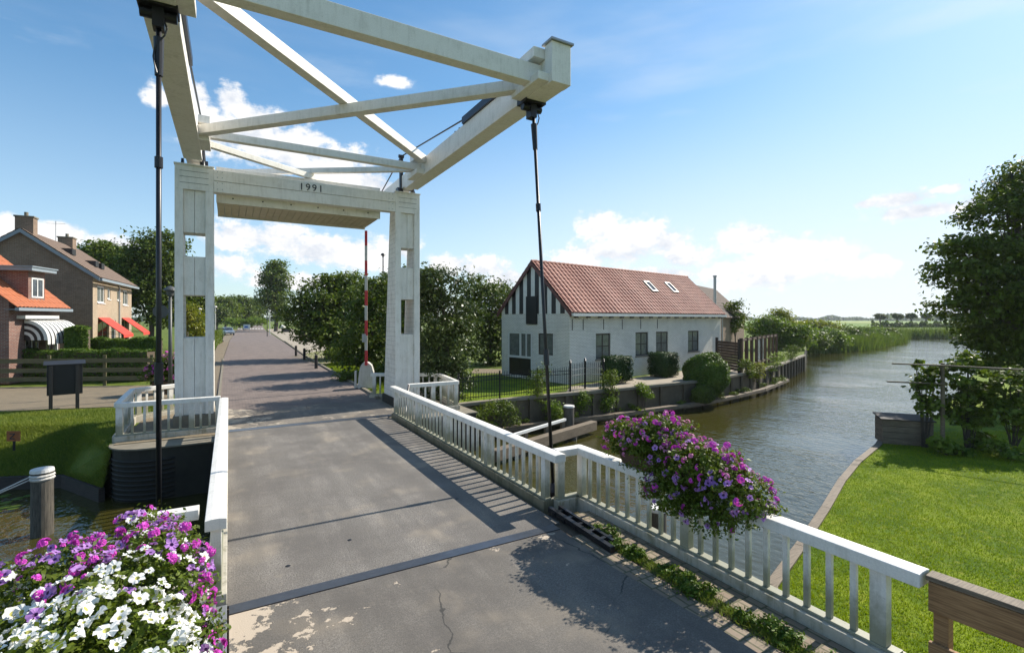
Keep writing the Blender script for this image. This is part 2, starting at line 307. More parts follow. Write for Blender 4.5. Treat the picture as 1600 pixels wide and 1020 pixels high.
def m_water():
    m, nt, bs = new_mat('canal_water'); p = posn(nt)
    big = noise(nt, 0.25, 3, 0.5)
    setc(nt, bs, mixc(nt, big, (0.034, 0.032, 0.008, 1), (0.056, 0.050, 0.011, 1)))
    bs.inputs['Roughness'].default_value = 0.05; bs.inputs['IOR'].default_value = 1.6; bs.inputs['Specular IOR Level'].default_value = 0.5
    mp = nd(nt, 'ShaderNodeMapping', Vector=p, Scale=(1.0, 0.55, 1), Rotation=(0, 0, R(25))).outputs[0]
    n1 = noise(nt, 5.5, 3, 0.55, mp); n2 = noise(nt, 1.3, 2, 0.5, mp); n3 = noise(nt, 12, 2, 0.5, mp)
    calm = ramp(nt, noise(nt, 0.16, 2, 0.5), 0.3, 0.6, 0.45, 1.0)
    h = mul(nt, addm(nt, addm(nt, n1, mul(nt, n2, 1.3)), mul(nt, n3, 0.3)), calm)
    bump(nt, bs, h, 1.0, 0.028); return m
M['water'] = m_water()
# ------------------------------------------------------------------ mesh building
class MB:
    def __init__(s): s.v = []; s.f = []; s.m = []
    def add(s, vs, fs, mi=0):
        b = len(s.v); s.v += [Vector(v) for v in vs]
        for f in fs: s.f.append([b+i for i in f]); s.m.append(mi)
        return s
    def box(s, x0, x1, y0, y1, z0, z1, mi=0, T=None):
        vs = [Vector(p) for p in ((x0,y0,z0),(x1,y0,z0),(x1,y1,z0),(x0,y1,z0),(x0,y0,z1),(x1,y0,z1),(x1,y1,z1),(x0,y1,z1))]
        if T: vs = [T @ v for v in vs]
        return s.add(vs, [(3,2,1,0),(4,5,6,7),(0,1,5,4),(1,2,6,5),(2,3,7,6),(3,0,4,7)], mi)
    def beam(s, p, q, w, h, mi=0, up=(0,0,1)):
        p, q = Vector(p), Vector(q); d = (q-p).normalized(); up = Vector(up)
        if abs(d.dot(up)) > 0.99: up = Vector((0,1,0))
        sd = d.cross(up).normalized(); u2 = sd.cross(d).normalized()
        vs = [e+sd*a*w/2+u2*b*h/2 for e in (p, q) for a, b in ((-1,-1),(1,-1),(1,1),(-1,1))]
        return s.add(vs, [(0,1,2,3),(7,6,5,4),(4,5,1,0),(5,6,2,1),(6,7,3,2),(7,4,0,3)], mi)
    def cyl(s, p, q, r0, r1=None, n=12, mi=0, caps=True):
        r1 = r0 if r1 is None else r1; p, q = Vector(p), Vector(q); d = (q-p).normalized()
        a = d.orthogonal().normalized(); b = d.cross(a)
        vs = [e+(a*math.cos(2*math.pi*i/n)+b*math.sin(2*math.pi*i/n))*r for e, r in ((p, r0), (q, r1)) for i in range(n)]
        fs = [(i, (i+1) % n, n+(i+1) % n, n+i) for i in range(n)]
        if caps: fs += [tuple(range(n-1, -1, -1)), tuple(range(n, 2*n))]
        return s.add(vs, fs, mi)
    def tube(s, pts, rs, n=8, mi=0):
        for i in range(len(pts)-1): s.cyl(pts[i], pts[i+1], rs[i], rs[i+1], n, mi, caps=(i in (0, len(pts)-2)))
        return s
    def prism(s, prof, off, mi=0):
        off = Vector(off); n = len(prof); a = [Vector(p) for p in prof]
        return s.add(a+[p+off for p in a], [tuple(range(n)), tuple(range(2*n-1, n-1, -1))]+[(i, n+i, n+(i+1) % n, (i+1) % n) for i in range(n)], mi)
    def lathe(s, c, prof, n=20, mi=0):
        c = Vector(c); k = len(prof)
        vs = [c+Vector((r*math.cos(2*math.pi*i/n), r*math.sin(2*math.pi*i/n), z)) for i in range(n) for r, z in prof]
        fs = [(i*k+j, ((i+1) % n)*k+j, ((i+1) % n)*k+j+1, i*k+j+1) for i in range(n) for j in range(k-1)]
        return s.add(vs, fs, mi)
    def build(s, name, mats, parent=None, bevel=0, smooth=False, T=None):
        vs = [T @ v for v in s.v] if T else s.v
        mn = Vector([min(v[i] for v in vs) for i in range(3)]); mxx = Vector([max(v[i] for v in vs) for i in range(3)])
        c = (mn+mxx)/2; c.z = mn.z
        me = bpy.data.meshes.new(name); me.from_pydata([v-c for v in vs], [], s.f); me.validate()
        bm = bmesh.new(); bm.from_mesh(me); bmesh.ops.recalc_face_normals(bm, faces=bm.faces); bm.to_mesh(me); bm.free()
        if not isinstance(mats, (list, tuple)): mats = [mats]
        for mt in mats: me.materials.append(mt)
        if len(me.polygons) == len(s.m): me.polygons.foreach_set('material_index', s.m)
        uv = me.uv_layers.new(name='UV')
        for p in me.polygons:
            n = p.normal
            if abs(n.z) > 0.97: a, b = Vector((1,0,0)), Vector((0,1,0))
            else:
                a = Vector((-n.y, n.x, 0)).normalized(); b = n.cross(a).normalized()
                if b.z < 0: b = -b
            dx = max((me.vertices[i].co for i in p.vertices), key=lambda q: 0) if False else None
            for li in p.loop_indices:
                co = me.vertices[me.loops[li].vertex_index].co+c
                uv.data[li].uv = (co.dot(a), co.dot(b))
        if smooth:
            for p in me.polygons: p.use_smooth = True
        return link(me, name, c, parent, bevel)
WL = {}
def link(me, name, c, parent=None, bevel=0):
    o = bpy.data.objects.new(name, me); COL.objects.link(o); c = Vector(c)
    WL[o] = c.copy()
    if parent: o.parent = parent; o.location = c-WL[parent]
    else: o.location = c
    if bevel:
        b = o.modifiers.new('bevel', 'BEVEL'); b.width = bevel; b.segments = 2; b.limit_method = 'ANGLE'; b.angle_limit = R(40)
    return o
def tag(o, label=None, cat=None, group=None, kind=None):
    if label: o['label'] = label
    if cat: o['category'] = cat
    if group: o['group'] = group
    if kind: o['kind'] = kind
    return o
def thing(name, label, cat, loc=(0,0,0), group=None):
    o = bpy.data.objects.new(name, None); COL.objects.link(o); o.empty_display_size = 0.2; o.location = loc; WL[o] = Vector(loc)
    return tag(o, label, cat, group)
def inst(src, loc, parent, rot=None, scale=None, name=None):
    o = bpy.data.objects.new(name or src.name.split('.')[0], src.data); COL.objects.link(o); o.parent = parent
    for md in src.modifiers:
        b = o.modifiers.new(md.name, 'BEVEL'); b.width = md.width; b.segments = md.segments; b.limit_method = 'ANGLE'; b.angle_limit = md.angle_limit
    o.location = Vector(loc)-WL[parent]
    if rot is not None: o.rotation_mode = 'QUATERNION'; o.rotation_quaternion = rot
    if scale: o.scale = (scale,)*3 if isinstance(scale, (int, float)) else scale
    return o
def sheet(name, pts, z, mat, depth=0.0, sidemat=None, kind='structure'):
    pts = [Vector((p[0], p[1], 0)) for p in pts]
    tris = tessellate_polygon([pts]); n = len(pts); mb = MB()
    vs = [Vector((p.x, p.y, z)) for p in pts]
    ar = sum(pts[i].x*pts[(i+1) % n].y-pts[(i+1) % n].x*pts[i].y for i in range(n))
    mb.add(vs, [t for t in tris])
    mats = [mat]
    if depth:
        mats.append(sidemat or mat)
        mb.add(vs+[v-Vector((0,0,depth)) for v in vs], [(i, (i+1) % n, n+(i+1) % n, n+i) for i in range(n)], 1)
    o = mb.build(name, mats)
    me = o.data
    bm = bmesh.new(); bm.from_mesh(me)
    for f in bm.faces:
        if f.material_index == 0 and f.normal.z < 0: f.normal_flip()
    bm.to_mesh(me); bm.free()
    if kind: o['kind'] = kind
    return o
# ------------------------------------------------------------------ foliage
def npmesh(name, V, F, mat, parent=None, loc=(0,0,0), smooth=False):
    loc = np.array(loc, float); V = V-loc
    me = bpy.data.meshes.new(name); nf, k = F.shape
    me.vertices.add(len(V)); me.vertices.foreach_set('co', V.astype(np.float32).ravel())
    me.loops.add(nf*k); me.loops.foreach_set('vertex_index', F.astype(np.int32).ravel())
    me.polygons.add(nf); me.polygons.foreach_set('loop_start', np.arange(0, nf*k, k, dtype=np.int32))
    me.update(calc_edges=True); me.materials.append(mat)
    if smooth: me.polygons.foreach_set('use_smooth', np.ones(nf, bool))
    return link(me, name, loc, parent)
def unit(a): return a/np.maximum(np.linalg.norm(a, axis=1, keepdims=True), 1e-9)
def leafgeo(P, N, size, asp=0.55):
    n = len(P); rv = unit(RNG.normal(size=(n,3))); T = unit(rv-N*np.sum(rv*N, 1, keepdims=True)); B = np.cross(N, T)
    s = size*RNG.uniform(0.6, 1.3, (n,1)); fold = N*s*0.18
    a = P-T*s; b = P+B*s*asp+fold; c = P+T*s; d = P-B*s*asp+fold
    V = np.stack([a, b, c, d], 1).reshape(-1, 3); F = np.arange(4*n).reshape(n, 4); return V, F
def crownpts(lobes, nclump, per, csize):
    """leaf clumps gathered round the shell of each lobe, sprays sticking out; returns points and leaf normals"""
    L = np.array([l[:6] for l in lobes], float); vol = (L[:,3]*L[:,4]+L[:,4]*L[:,5]+L[:,3]*L[:,5]); vol /= vol.sum()
    idx = RNG.choice(len(L), nclump, p=vol); d = unit(RNG.normal(size=(nclump,3)))
    low = (d[:,2] < -0.3) & (RNG.random(nclump) < 0.5); d[low, 2] *= -1
    rr = np.where(RNG.random(nclump) < 0.78, RNG.uniform(0.78, 1.08, nclump), RNG.uniform(0.3, 0.8, nclump))
    lump = 1+0.13*np.sin(d[:,0]*7+idx*2.1)*np.cos(d[:,1]*6+idx)+0.10*np.sin(d[:,2]*9+idx*1.3)
    cc = L[idx,:3]+d*L[idx,3:6]*(rr*lump)[:,None]
    P = np.repeat(cc, per, 0); D = np.repeat(d, per, 0)
    cs = np.repeat(csize*RNG.uniform(0.5, 1.5, nclump), per)[:,None]
    off = np.clip(RNG.normal(size=P.shape), -1.7, 1.7)*cs*np.array([1.1, 1.1, 0.45]); P = P+off
    N = unit(D*0.5+np.array([0,0,0.55])+RNG.normal(size=P.shape)*0.6)
    return P, N
def crown(name, lobes, nclump, per, csize, lsize, mat, parent, asp=0.55):
    P, N = crownpts(lobes, nclump, per, csize); V, F = leafgeo(P, N, lsize, asp)
    c = P.mean(0); return npmesh(name, V, F, mat, parent, c)
def limb_mb(base, lobes, r):
    mb = MB(); base = Vector(base)
    top = Vector((np.mean([l[0] for l in lobes]), np.mean([l[1] for l in lobes]), max(l[2] for l in lobes)))
    fork = base.lerp(Vector((top.x, top.y, base.z+(top.z-base.z)*0.45)), 1.0); fork.x = base.x*0.7+top.x*0.3; fork.y = base.y*0.7+top.y*0.3
    mid = base.lerp(fork, 0.5)+Vector((r*0.4, -r*0.3, 0))
    mb.tube([base-Vector((0,0,0.1)), base+Vector((0,0,0.25)), mid, fork, top], [r*1.5, r*1.05, r*0.85, r*0.65, r*0.12], 9)
    for l in lobes:
        c = Vector(l[:3]); st = base.lerp(fork, random.uniform(0.6, 1.0)); m = st.lerp(c, 0.55)+Vector((0, 0, l[5]*0.25))
        mb.tube([st, m, c+Vector((random.uniform(-1,1)*l[3]*.4, random.uniform(-1,1)*l[4]*.4, l[5]*0.5))], [r*0.42, r*0.25, r*0.06], 6)
        for k in range(3):
            e = c+Vector((random.uniform(-1,1)*l[3]*0.8, random.uniform(-1,1)*l[4]*0.8, random.uniform(-.4,.8)*l[5])); mb.tube([m, e], [r*0.16, r*0.03], 5)
    return mb
def tree(name, label, cat, base, plobes, D, mat, nclump=260, per=42, csize=0.35, lsize=0.12, r=0.16, group=None, wob=1.0):
    """plobes: (px, py, rpx, rpy, dD) crown lobes as surveyed; the depth of a lobe equals its width"""
    lobes = []
    for (px, py, rx, ry, dD) in plobes:
        d = D+dD; p = W(px, d, ZA(py, d)); a = rx/FOC*d; b = ry/FOC*d; lobes.append((p.x, p.y, p.z, a, a, b))
    t = thing(name, label, cat, base, group)
    crown('crown', lobes, nclump, per, csize, lsize, mat, t)
    limb_mb(base, lobes, r).build('trunk', M['bark'], t, smooth=True)
    return t
def bush(name, label, cat, plobes, D, zb, mat, nclump=120, per=36, csize=0.16, lsize=0.06, group=None, asp=0.55, stems=True):
    lobes = []
    for (px, py, rx, ry, dD) in plobes:
        d = D+dD; p = W(px, d, ZA(py, d)); a = rx/FOC*d; b = ry/FOC*d; lobes.append((p.x, p.y, p.z, a, a*0.9, b))
    bx, by = np.mean([l[0] for l in lobes]), np.mean([l[1] for l in lobes])
    t = thing(name, label, cat, (bx, by, zb), group)
    crown('foliage', lobes, nclump, per, csize, lsize, mat, t, asp)
    if stems:
        mb = MB()
        for l in lobes:
            for k in range(3): mb.tube([Vector((bx+random.uniform(-.08,.08), by+random.uniform(-.08,.08), zb-0.05)), Vector((l[0]+random.uniform(-.5,.5)*l[3], l[1]+random.uniform(-.5,.5)*l[4], l[2]+0.4*l[5]))], [0.018, 0.006], 5)
        mb.build('stem', M['bark'], t)
    return t
def blades(name, P, h, w, mat, lean=0.35, label=None, cat=None, parent=None, kind=None):
    n = len(P); a = RNG.uniform(0, 2*np.pi, n); T = np.stack([np.cos(a), np.sin(a), np.zeros(n)], 1); hh = (h*RNG.uniform(0.5, 1.25, n))[:,None]
    l = RNG.normal(size=(n,3))*lean; l[:,2] = 0; tip = P+np.array([0,0,1.0])*hh+l*hh
    V = np.stack([P-T*w/2, P+T*w/2, tip], 1).reshape(-1,3); F = np.arange(3*n).reshape(n,3)
    o = npmesh(name, V, F, mat, parent, P.mean(0)); 
    if label: tag(o, label, cat)
    if kind: o['kind'] = kind
    return o
def inpoly(P, poly):
    x, y = P[:,0], P[:,1]; r = np.zeros(len(P), bool); j = len(poly)-1
    for i in range(len(poly)):
        xi, yi = poly[i][0], poly[i][1]; xj, yj = poly[j][0], poly[j][1]
        r ^= ((yi > y) != (yj > y)) & (x < (xj-xi)*(y-yi)/((yj-yi) or 1e-9)+xi); j = i
    return r

# ================================================================== the setting
tag(sheet('canal_water', [(-3000,-3000),(3000,-3000),(3000,3000),(-3000,3000)], ZW, M['water']), kind='structure')
def xy(v): return (v.x, v.y)
quay = [xy(G(px, py, ZG)) for px, py in ((715,632),(790,624),(860,617),(944,610),(1010,603),(1082,596),(1130,589),(1176,581),(1215,570),(1255,555))]
bank = [xy(G(px, py, ZW)) for px, py in ((1262,551),(1300,549),(1340,546),(1375,540),(1407,534),(1390,531.6),(1300,530.8),(1300,528.8),(1400,527.6),(1500,528),(1760,528))]
north = [(-4000,60),(-60,44),(-14,23.4),xy(G(0,662,ZG)),xy(G(130,662,ZG)),(-2.45,15.0),(-2.45,15.6),(6.9,14.6),(6.95,15.3)]+quay+bank+[(4000,bank[-1][1]-300),(4000,5000),(-4000,5000)]
sheet('ground', north, ZG-0.05, M['grass'], 2.2, M['concdark'])
lawnpoly = [(5.15,2.95),xy(G(1205,917,ZL)),xy(G(1250,855,ZL)),xy(G(1290,795,ZL)),xy(G(1315,752,ZL)),xy(G(1340,722,ZL)),xy(G(1372,696,ZL)),xy(G(1384,676,ZL)),xy(G(1462,650,ZL)),xy(G(1500,612,ZL)),xy(G(1530,572,ZL)),xy(G(1562,548,ZL)),xy(G(1760,534,ZL)),(900,100),(900,-300),(5.15,-300)]
sheet('lawn', lawnpoly, ZL, M['lawn'], 1.5, M['concdark'])
sheet('near_bank', [(-300,5.2),(-1.05,5.2),(-1.05,-300),(-300,-300)], -0.45, M['grass'], 1.8, M['concdark'])
sheet('embankment', [(-1.05,-60),(5.15,-60),(5.15,6.15),(-1.05,6.15)], -0.03, M['soil'], 2.2, M['concdark'])
sheet('approach_road', [(0.0,-40),(4.12,-40),(4.12,3.2),(4.02,4.6),(4.1,5.75),(0.0,5.75)], 0.0, M['asph'], 0.02)
sheet('brick_edging', [(4.56,-20),(5.0,-20),(5.0,6.1),(4.56,6.1)], -0.008, M['klinker'], 0.02)
sheet('brick_gutter', [(4.124,-20),(4.34,-20),(4.34,5.5),(4.104,5.5),(4.024,4.6),(4.124,3.2)], -0.012, M['klinker'], 0.02)
# far road
rl = [G(px, py, 0) for px, py in ((338,648),(340,600),(349,560),(359,532),(371,515),(398,507),(414,502.5))]
rr_ = [G(px, py, 0) for px, py in ((420,502.3),(409,507.5),(414,515),(440,532),(480,560),(530,588),(572,612))]
roadp = [(-0.05,15.36)]+[xy(p) for p in rl]+[xy(p) for p in rr_]+[(4.75,18.5),(4.6,15.36)]
sheet('road', roadp, 0.0, M['road'], 0.08)
sheet('road_apron', [(-0.04,15.36),(4.58,15.36),(4.72,17.6),(3.2,18.6),(1.2,17.9),(-0.02,18.9)], 0.005, M['apron'])
sheet('forecourt', [(-2.4,15.0),(-0.06,15.0),(-0.06,18.6),(-1.2,22),(-2.2,19)], -0.02, M['pave'], 0.05)
sheet('abutment_apron', [(4.62,15.36),(6.7,15.36),(6.9,18.2),(4.8,19)], -0.02, M['conc'], 0.05)
sheet('lay_by', [xy(G(px, py, -0.03)) for px, py in ((443,532.5),(482,560.5),(498,570),(548,560),(556,546),(520,532),(490,519),(450,513),(416,514.2))], -0.03, M['gravel'], 0.03)
sheet('pavement', [xy(G(px, py, -0.03)) for px, py in ((337.5,648),(339.5,600),(348.5,560),(358.5,532),(370.5,515),(360,515),(344,532),(330,560),(318,600),(312,640))], -0.02, M['pave'], 0.04)
sheet('path', [xy(G(px, py, ZG)) for px, py in ((-420,640),(-420,604),(0,604),(240,601),(268,592),(272,612),(262,628),(180,634),(0,641))], ZG-0.02, M['pave'], 0.03)
# fields beyond the canal
sheet('field', [xy(G(px, py, ZG)) for px, py in ((1080,512),(1900,513),(1900,501.0),(1080,501.0))], ZG, M['field'])
sheet('yellow_field', [xy(G(px, py, ZG)) for px, py in ((1180,504.2),(1372,505),(1372,502.2),(1180,502.2))], ZG+0.08, M['field2'])
sheet('garden_lawn', [xy(G(px, py, ZG)) for px, py in ((716,629),(790,621),(875,613),(880,604),(790,588),(742,585),(705,600))], ZG-0.035, M['lawn'])
sheet('garden_gravel', [xy(G(px, py, ZG)) for px, py in ((883,614),(944,608),(1010,601),(1082,594.5),(1176,580),(1160,566),(1100,574),(890,603))], ZG-0.03, M['gravel'])
sheet('garden_path', [xy(G(px, py, ZG)) for px, py in ((735,582),(800,582),(800,576),(742,575))], ZG-0.03, M['pave'])
# abutments and quays
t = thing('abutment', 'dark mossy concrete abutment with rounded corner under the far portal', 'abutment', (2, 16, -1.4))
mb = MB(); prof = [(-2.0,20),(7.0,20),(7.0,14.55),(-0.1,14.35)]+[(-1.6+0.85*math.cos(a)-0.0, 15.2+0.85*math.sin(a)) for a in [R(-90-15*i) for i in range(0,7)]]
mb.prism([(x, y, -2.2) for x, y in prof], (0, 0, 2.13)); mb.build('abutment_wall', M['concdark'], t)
mb = MB(); prof = [(x*1.0, y, -0.07) for x, y in prof]; prof = [(p[0]+(-.06 if p[0] < 0 else .04), p[1]-(.06 if p[1] < 16 else -.02), p[2]) for p in prof]
mb.prism(prof, (0, 0, 0.035)); mb.build('coping', M['conc'], t)
mb = MB()
for k in range(9): mb.lathe((-1.55, 15.15, -1.25+k*0.11), [(0.90, 0), (0.915, 0.03), (0.90, 0.06)], 28)
mb.build('fender_ribs', M['wetblack'], t)
BE = -1.0
be = [Vector((-60,42,BE)), Vector((-14,21.2,BE)), G(-60,747,BE), G(100,742,BE), Vector((-2.6,14.9,BE))]
bt_ = [Vector((*north[k], ZG-.051)) for k in (1,2,3,4,5)]
mb = MB(); mb.add(be+bt_, [(i, i+1, 6+i, 5+i) for i in range(4)]); o = mb.build('grass_bank', M['grass']); o['kind'] = 'structure'
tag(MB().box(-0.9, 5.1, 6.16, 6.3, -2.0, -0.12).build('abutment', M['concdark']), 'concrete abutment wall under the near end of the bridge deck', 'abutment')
t = thing('quay_wall', 'grey concrete quay wall with coping and lower timber ledge along the far garden', 'quay wall', (quay[4][0], quay[4][1], ZW))
mw, mc, ml = MB(), MB(), MB()
pp = MB()
for i in range(len(quay)-1):
    a, b = Vector((*quay[i], 0)), Vector((*quay[i+1], 0)); d = (b-a).normalized(); nn = Vector((d.y, -d.x, 0))
    mw.beam(a+nn*0.05+Vector((0,0,-0.9)), b+nn*0.05+Vector((0,0,-0.9)), 0.10, 1.52)
    mc.beam(a+nn*0.06+Vector((0,0,ZG+0.0)), b+nn*0.06+Vector((0,0,ZG+0.0)), 0.26, 0.12)
    if i < 8: ml.beam(a+nn*0.55+Vector((0,0,ZW+0.28)), b+nn*0.55+Vector((0,0,ZW+0.28)), 0.28, 0.16)
    L = (b-a).length; k = max(1, int(L/1.15))
    for j in range(k):
        q = a.lerp(b, (j+0.5)/k)+nn*0.13; pp.box(q.x-.07, q.x+.07, q.y-.07, q.y+.07, -1.6, ZG-0.07)
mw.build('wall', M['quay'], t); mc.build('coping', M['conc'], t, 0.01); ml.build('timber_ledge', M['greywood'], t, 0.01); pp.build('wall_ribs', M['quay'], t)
t = thing('bank_edging', 'weathered timber edging between the mown lawn and the canal', 'edging', (lawnpoly[3][0], lawnpoly[3][1], ZL))
mb = MB(); e = lawnpoly[0:8]
for i in range(len(e)-1): mb.beam((*e[i], ZL-0.18), (*e[i+1], ZL-0.18), 0.16, 0.44)
mb.build('plank', M['greywood'], t, 0.01)
mb = MB(); [mb.beam(be[i]+Vector((0,-.04,-.2)), be[i+1]+Vector((0,-.04,-.2)), 0.12, 0.44) for i in range(4)]
tag(mb.build('bank_edging', M['darkwood']), 'dark timber edging of the rough grass bank on the far left shore', 'edging')
# ================================================================== bridge deck
t = thing('bridge_deck', 'grey gritted bridge deck with steel end plates', 'bridge deck', (2.1, 10.5, -0.4))
mb = MB(); mb.box(-0.02, 4.22, 5.95, 15.05, -0.14, 0.0); mb.build('road_surface', M['deck'], t)
mb = MB(); mb.box(0.0, 4.1, 5.76, 5.935, -0.10, 0.008); mb.build('joint_plate', M['steel'], t)
mb = MB(); mb.box(-0.05, 4.6, 15.065, 15.35, -0.10, 0.004); mb.build('joint_plate', M['steel'], t)
for x in (0.1, 1.4, 2.8, 4.1): MB().box(x-0.09, x+0.09, 6.0, 15.0, -0.55, -0.145).build('girder', M['concdark'], t)
MB().box(-1.05, 5.65, 7.75, 8.0, -0.85, -0.56).build('lifting_beam', M['blueiron'], t)
for x, y in ((1.42, 6.9), (0.62, 6.55), (3.3, 7.6)):
    mb = MB(); mb.lathe((x, y, 0.0), [(0.0, 0.004), (0.022, 0.006), (0.032, 0.0)], 12); mb.build('drain_hole', M['iron'], t)
# kerb sills under the railings belong to the railings
def railing(name, label, group, sections, balpitch=0.213, zt=0.916, mats=None, sill=None, inner=1, posts_w=0.13):
    """sections: list of polylines [(x,y),...] carrying the handrail, with posts at given stations"""
    p0 = sections[0]['a']; t = thing(name, label, 'railing', (p0[0], p0[1], 0), group)
    proto = None
    for s in sections:
        a, b = Vector((*s['a'], 0)), Vector((*s['b'], 0)); d = (b-a).normalized(); L = (b-a).length; e0, e1 = s.get('ext', (0.06, 0.06)); rz = math.atan2(d.y, d.x); zt_ = s.get('zt', zt)
        mb = MB(); q0, q1 = a-d*e0, b+d*e1; w = s.get('w', 0.19); nn = Vector((-d.y, d.x, 0))
        pr = [(-w/2, zt_-0.125), (w/2, zt_-0.125), (w/2, zt_-0.012), (w*0.18, zt_), (-w*0.18, zt_), (-w/2, zt_-0.012)]
        mb.prism([q0+nn*u+Vector((0,0,z)) for u, z in pr], q1-q0); mb.build('top_rail', M['white'], t, 0.006)
        zs = s.get('sz', 0.12)
        mb = MB(); mb.beam(a-d*0.1+Vector((0,0,zs-0.13)), b+d*0.1+Vector((0,0,zs-0.13)), 0.20, 0.24); mb.build('bottom_rail', M[s.get('sm', 'sill')], t, 0.008)
        mb = MB(); mb.beam(a-d*0.09+Vector((0,0,zs+0.006)), b+d*0.09+Vector((0,0,zs+0.006)), 0.11, 0.028); mb.build('rail_cap', M['whitelow'], t, 0.004)
        st = s['posts']
        for u in st:
            q = a+d*u; mb = MB(); T = Matrix.Translation(q) @ Matrix.Rotation(rz, 4, 'Z')
            mb.box(-posts_w/2, posts_w/2, -0.05, 0.05, zs+0.0205, zt_-0.1255, 0, T); mb.build('post', M['whitelow'], t, 0.005)
        for u0, u1 in zip(st[:-1], st[1:]):
            n = max(1, int(round((u1-u0)/balpitch))-1)
            if s.get('n'): n = s['n']
            for k in range(n):
                u = u0+(u1-u0)*(k+1)/(n+1); q = a+d*u
                if proto is None:
                    mb = MB(); mb.box(-0.027, 0.027, -0.022, 0.022, 0, zt_-0.125-zs-0.0215); proto = mb.build('baluster', M['whitelow'], t, 0.004)
                    proto.location = Vector((q.x, q.y, zs+0.021))-WL[t]; proto.rotation_euler.z = rz
                else:
                    o = inst(proto, (q.x, q.y, zs+0.021), t); o.rotation_euler.z = rz
                    o.scale.z = (zt_-0.125-zs-0.0215)/(zt-0.125-0.12-0.0215)
    return t
railing('bridge_railing', 'long white baluster railing on the water side of the deck beside the white house', 'white bridge railings',
        [dict(a=(4.42, 6.62), b=(4.42, 14.85), posts=[0, 2.05, 4.1, 6.15, 8.2], ext=(0.42, 0.3), w=0.2, n=8, sm='moss')])
railing('bridge_railing', 'long white railing on the left side of the deck seen almost end on', 'white bridge railings',
        [dict(a=(-0.12, 6.1), b=(-0.12, 14.85), posts=[0, 2.15, 4.3, 6.45, 8.7], ext=(0.1, 0.3), w=0.2, n=8)])
railing('approach_railing', 'white railing at the near right corner carrying the hanging purple flowers', 'white approach railings',
        [dict(a=(4.62, 6.5), b=(4.95, 6.5), posts=[0], ext=(0.1, 0.03), w=0.17), dict(a=(5.0, 6.42), b=(5.0, 2.1), posts=[0.0, 2.13, 4.26], ext=(0.14, 0.26), w=0.19)])
railing('approach_railing', 'short white railing beside the foreground planter of white petunias', 'white approach railings',
        [dict(a=(-0.45, 6.5), b=(-0.70, 6.5), posts=[0], ext=(0.16, 0.03), w=0.17), dict(a=(-0.78, 6.42), b=(-0.78, 1.9), posts=[0.0, 2.2, 4.4], ext=(0.14, 0.2), w=0.19)])
railing('corner_railing', 'low white railing enclosing the corner at the foot of the left portal post', 'white corner railings',
        [dict(a=(-2.35, 15.4), b=(-0.25, 15.4), posts=[0, 0.75, 1.5, 2.1], ext=(0.05, 0.05), w=0.14, zt=0.93), dict(a=(-2.4, 15.5), b=(-2.5, 18.3), posts=[0.1, 1.4, 2.7], w=0.14, zt=0.93), dict(a=(-2.45, 18.38), b=(-1.5, 19.0), posts=[0.1, 1.0], w=0.14, zt=0.93)], 0.24, 0.93)
railing('corner_railing', 'low white railing enclosing the corner at the foot of the right portal post', 'white corner railings',
        [dict(a=(4.98, 15.25), b=(6.6, 15.25), posts=[0, 0.8, 1.6], w=0.14, zt=0.93), dict(a=(6.66, 15.35), b=(6.95, 17.6), posts=[0.05, 1.1, 2.2], w=0.14, zt=0.93), dict(a=(6.9, 17.66), b=(5.9, 18.4), posts=[0.1, 1.1], w=0.14, zt=0.93), dict(a=(5.9, 18.45), b=(4.75, 19.0), posts=[0.1, 1.2], w=0.14, zt=0.93)], 0.24, 0.93)
# ================================================================== portal
PX = ((-1.32, -0.39), (4.93, 5.80))
t = thing('bridge_portal', 'white timber drawbridge portal with slotted posts and the year 1991 on its beam', 'bridge portal', (2.2, 16.9, 0))
def yb(z): return 18.05-0.85*z/7.3
def slab(mb, x0, x1, y0, z0, z1, back=0.0, mi=0):
    mb.prism([(x0, y0, z0), (x0, yb(z0)-back, z0), (x0, yb(z1)-back, z1), (x0, y0, z1)], (x1-x0, 0, 0), mi)
for x0, x1 in PX:
    mb = MB(); post = None
    slab(mb, x0, x0+0.2, 16.6, 0.28, 6.649); slab(mb, x1-0.2, x1, 16.6, 0.28, 6.649); slab(mb, x0, x1, 16.6, 6.65, 7.33)
    post = mb.build('post', [M['white'], M['whiteboards']], t, 0.006)
    for p in post.data.polygons:
        if abs(p.normal.x) > .9 or p.normal.y > .5: p.material_index = 1
    for z0, z1 in ((0.28, 2.46), (3.67, 4.77), (5.45, 6.645)):
        mb = MB(); xm = (x0+x1)/2
        slab(mb, x0+0.202, xm-0.004, 16.68, z0, z1, 0.08); slab(mb, xm+0.004, x1-0.202, 16.68, z0, z1, 0.08); mb.build('panel', M['white'], post, 0.004)
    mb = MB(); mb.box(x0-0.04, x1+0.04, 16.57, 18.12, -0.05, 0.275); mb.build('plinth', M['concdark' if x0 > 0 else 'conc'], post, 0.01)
    mb = MB(); mb.box(x0-0.02, x1+0.02, 16.57, 17.25, 7.332, 7.372); mb.build('cap', M['white'], post, 0.004)
    for xx in (x0+0.17, x1-0.17):
        mb = MB(); mb.prism([(xx-0.03, 16.65, 7.374), (xx-0.03, 17.15, 7.374), (xx-0.03, 17.0, 7.56), (xx-0.03, 16.8, 7.56)], (0.06, 0, 0)); mb.build('hinge_bracket', M['iron'], post)
    mb = MB()
    for zz in (6.83, 7.0, 7.16): mb.box(x0+0.12, x1-0.12, 16.594, 16.602, zz, zz+0.008)
    mb.build('board_joints', M['iron'], post)
    for zz in (6.74, 6.92, 7.08, 7.24):
        for xx in ((x1+.1, x1+.22) if x0 < 0 else (x0-.1, x0-.22)): MB().cyl((xx, 16.584, zz), (xx, 16.599, zz), .014, .012, 10).build('bolt', M['galv'], t)
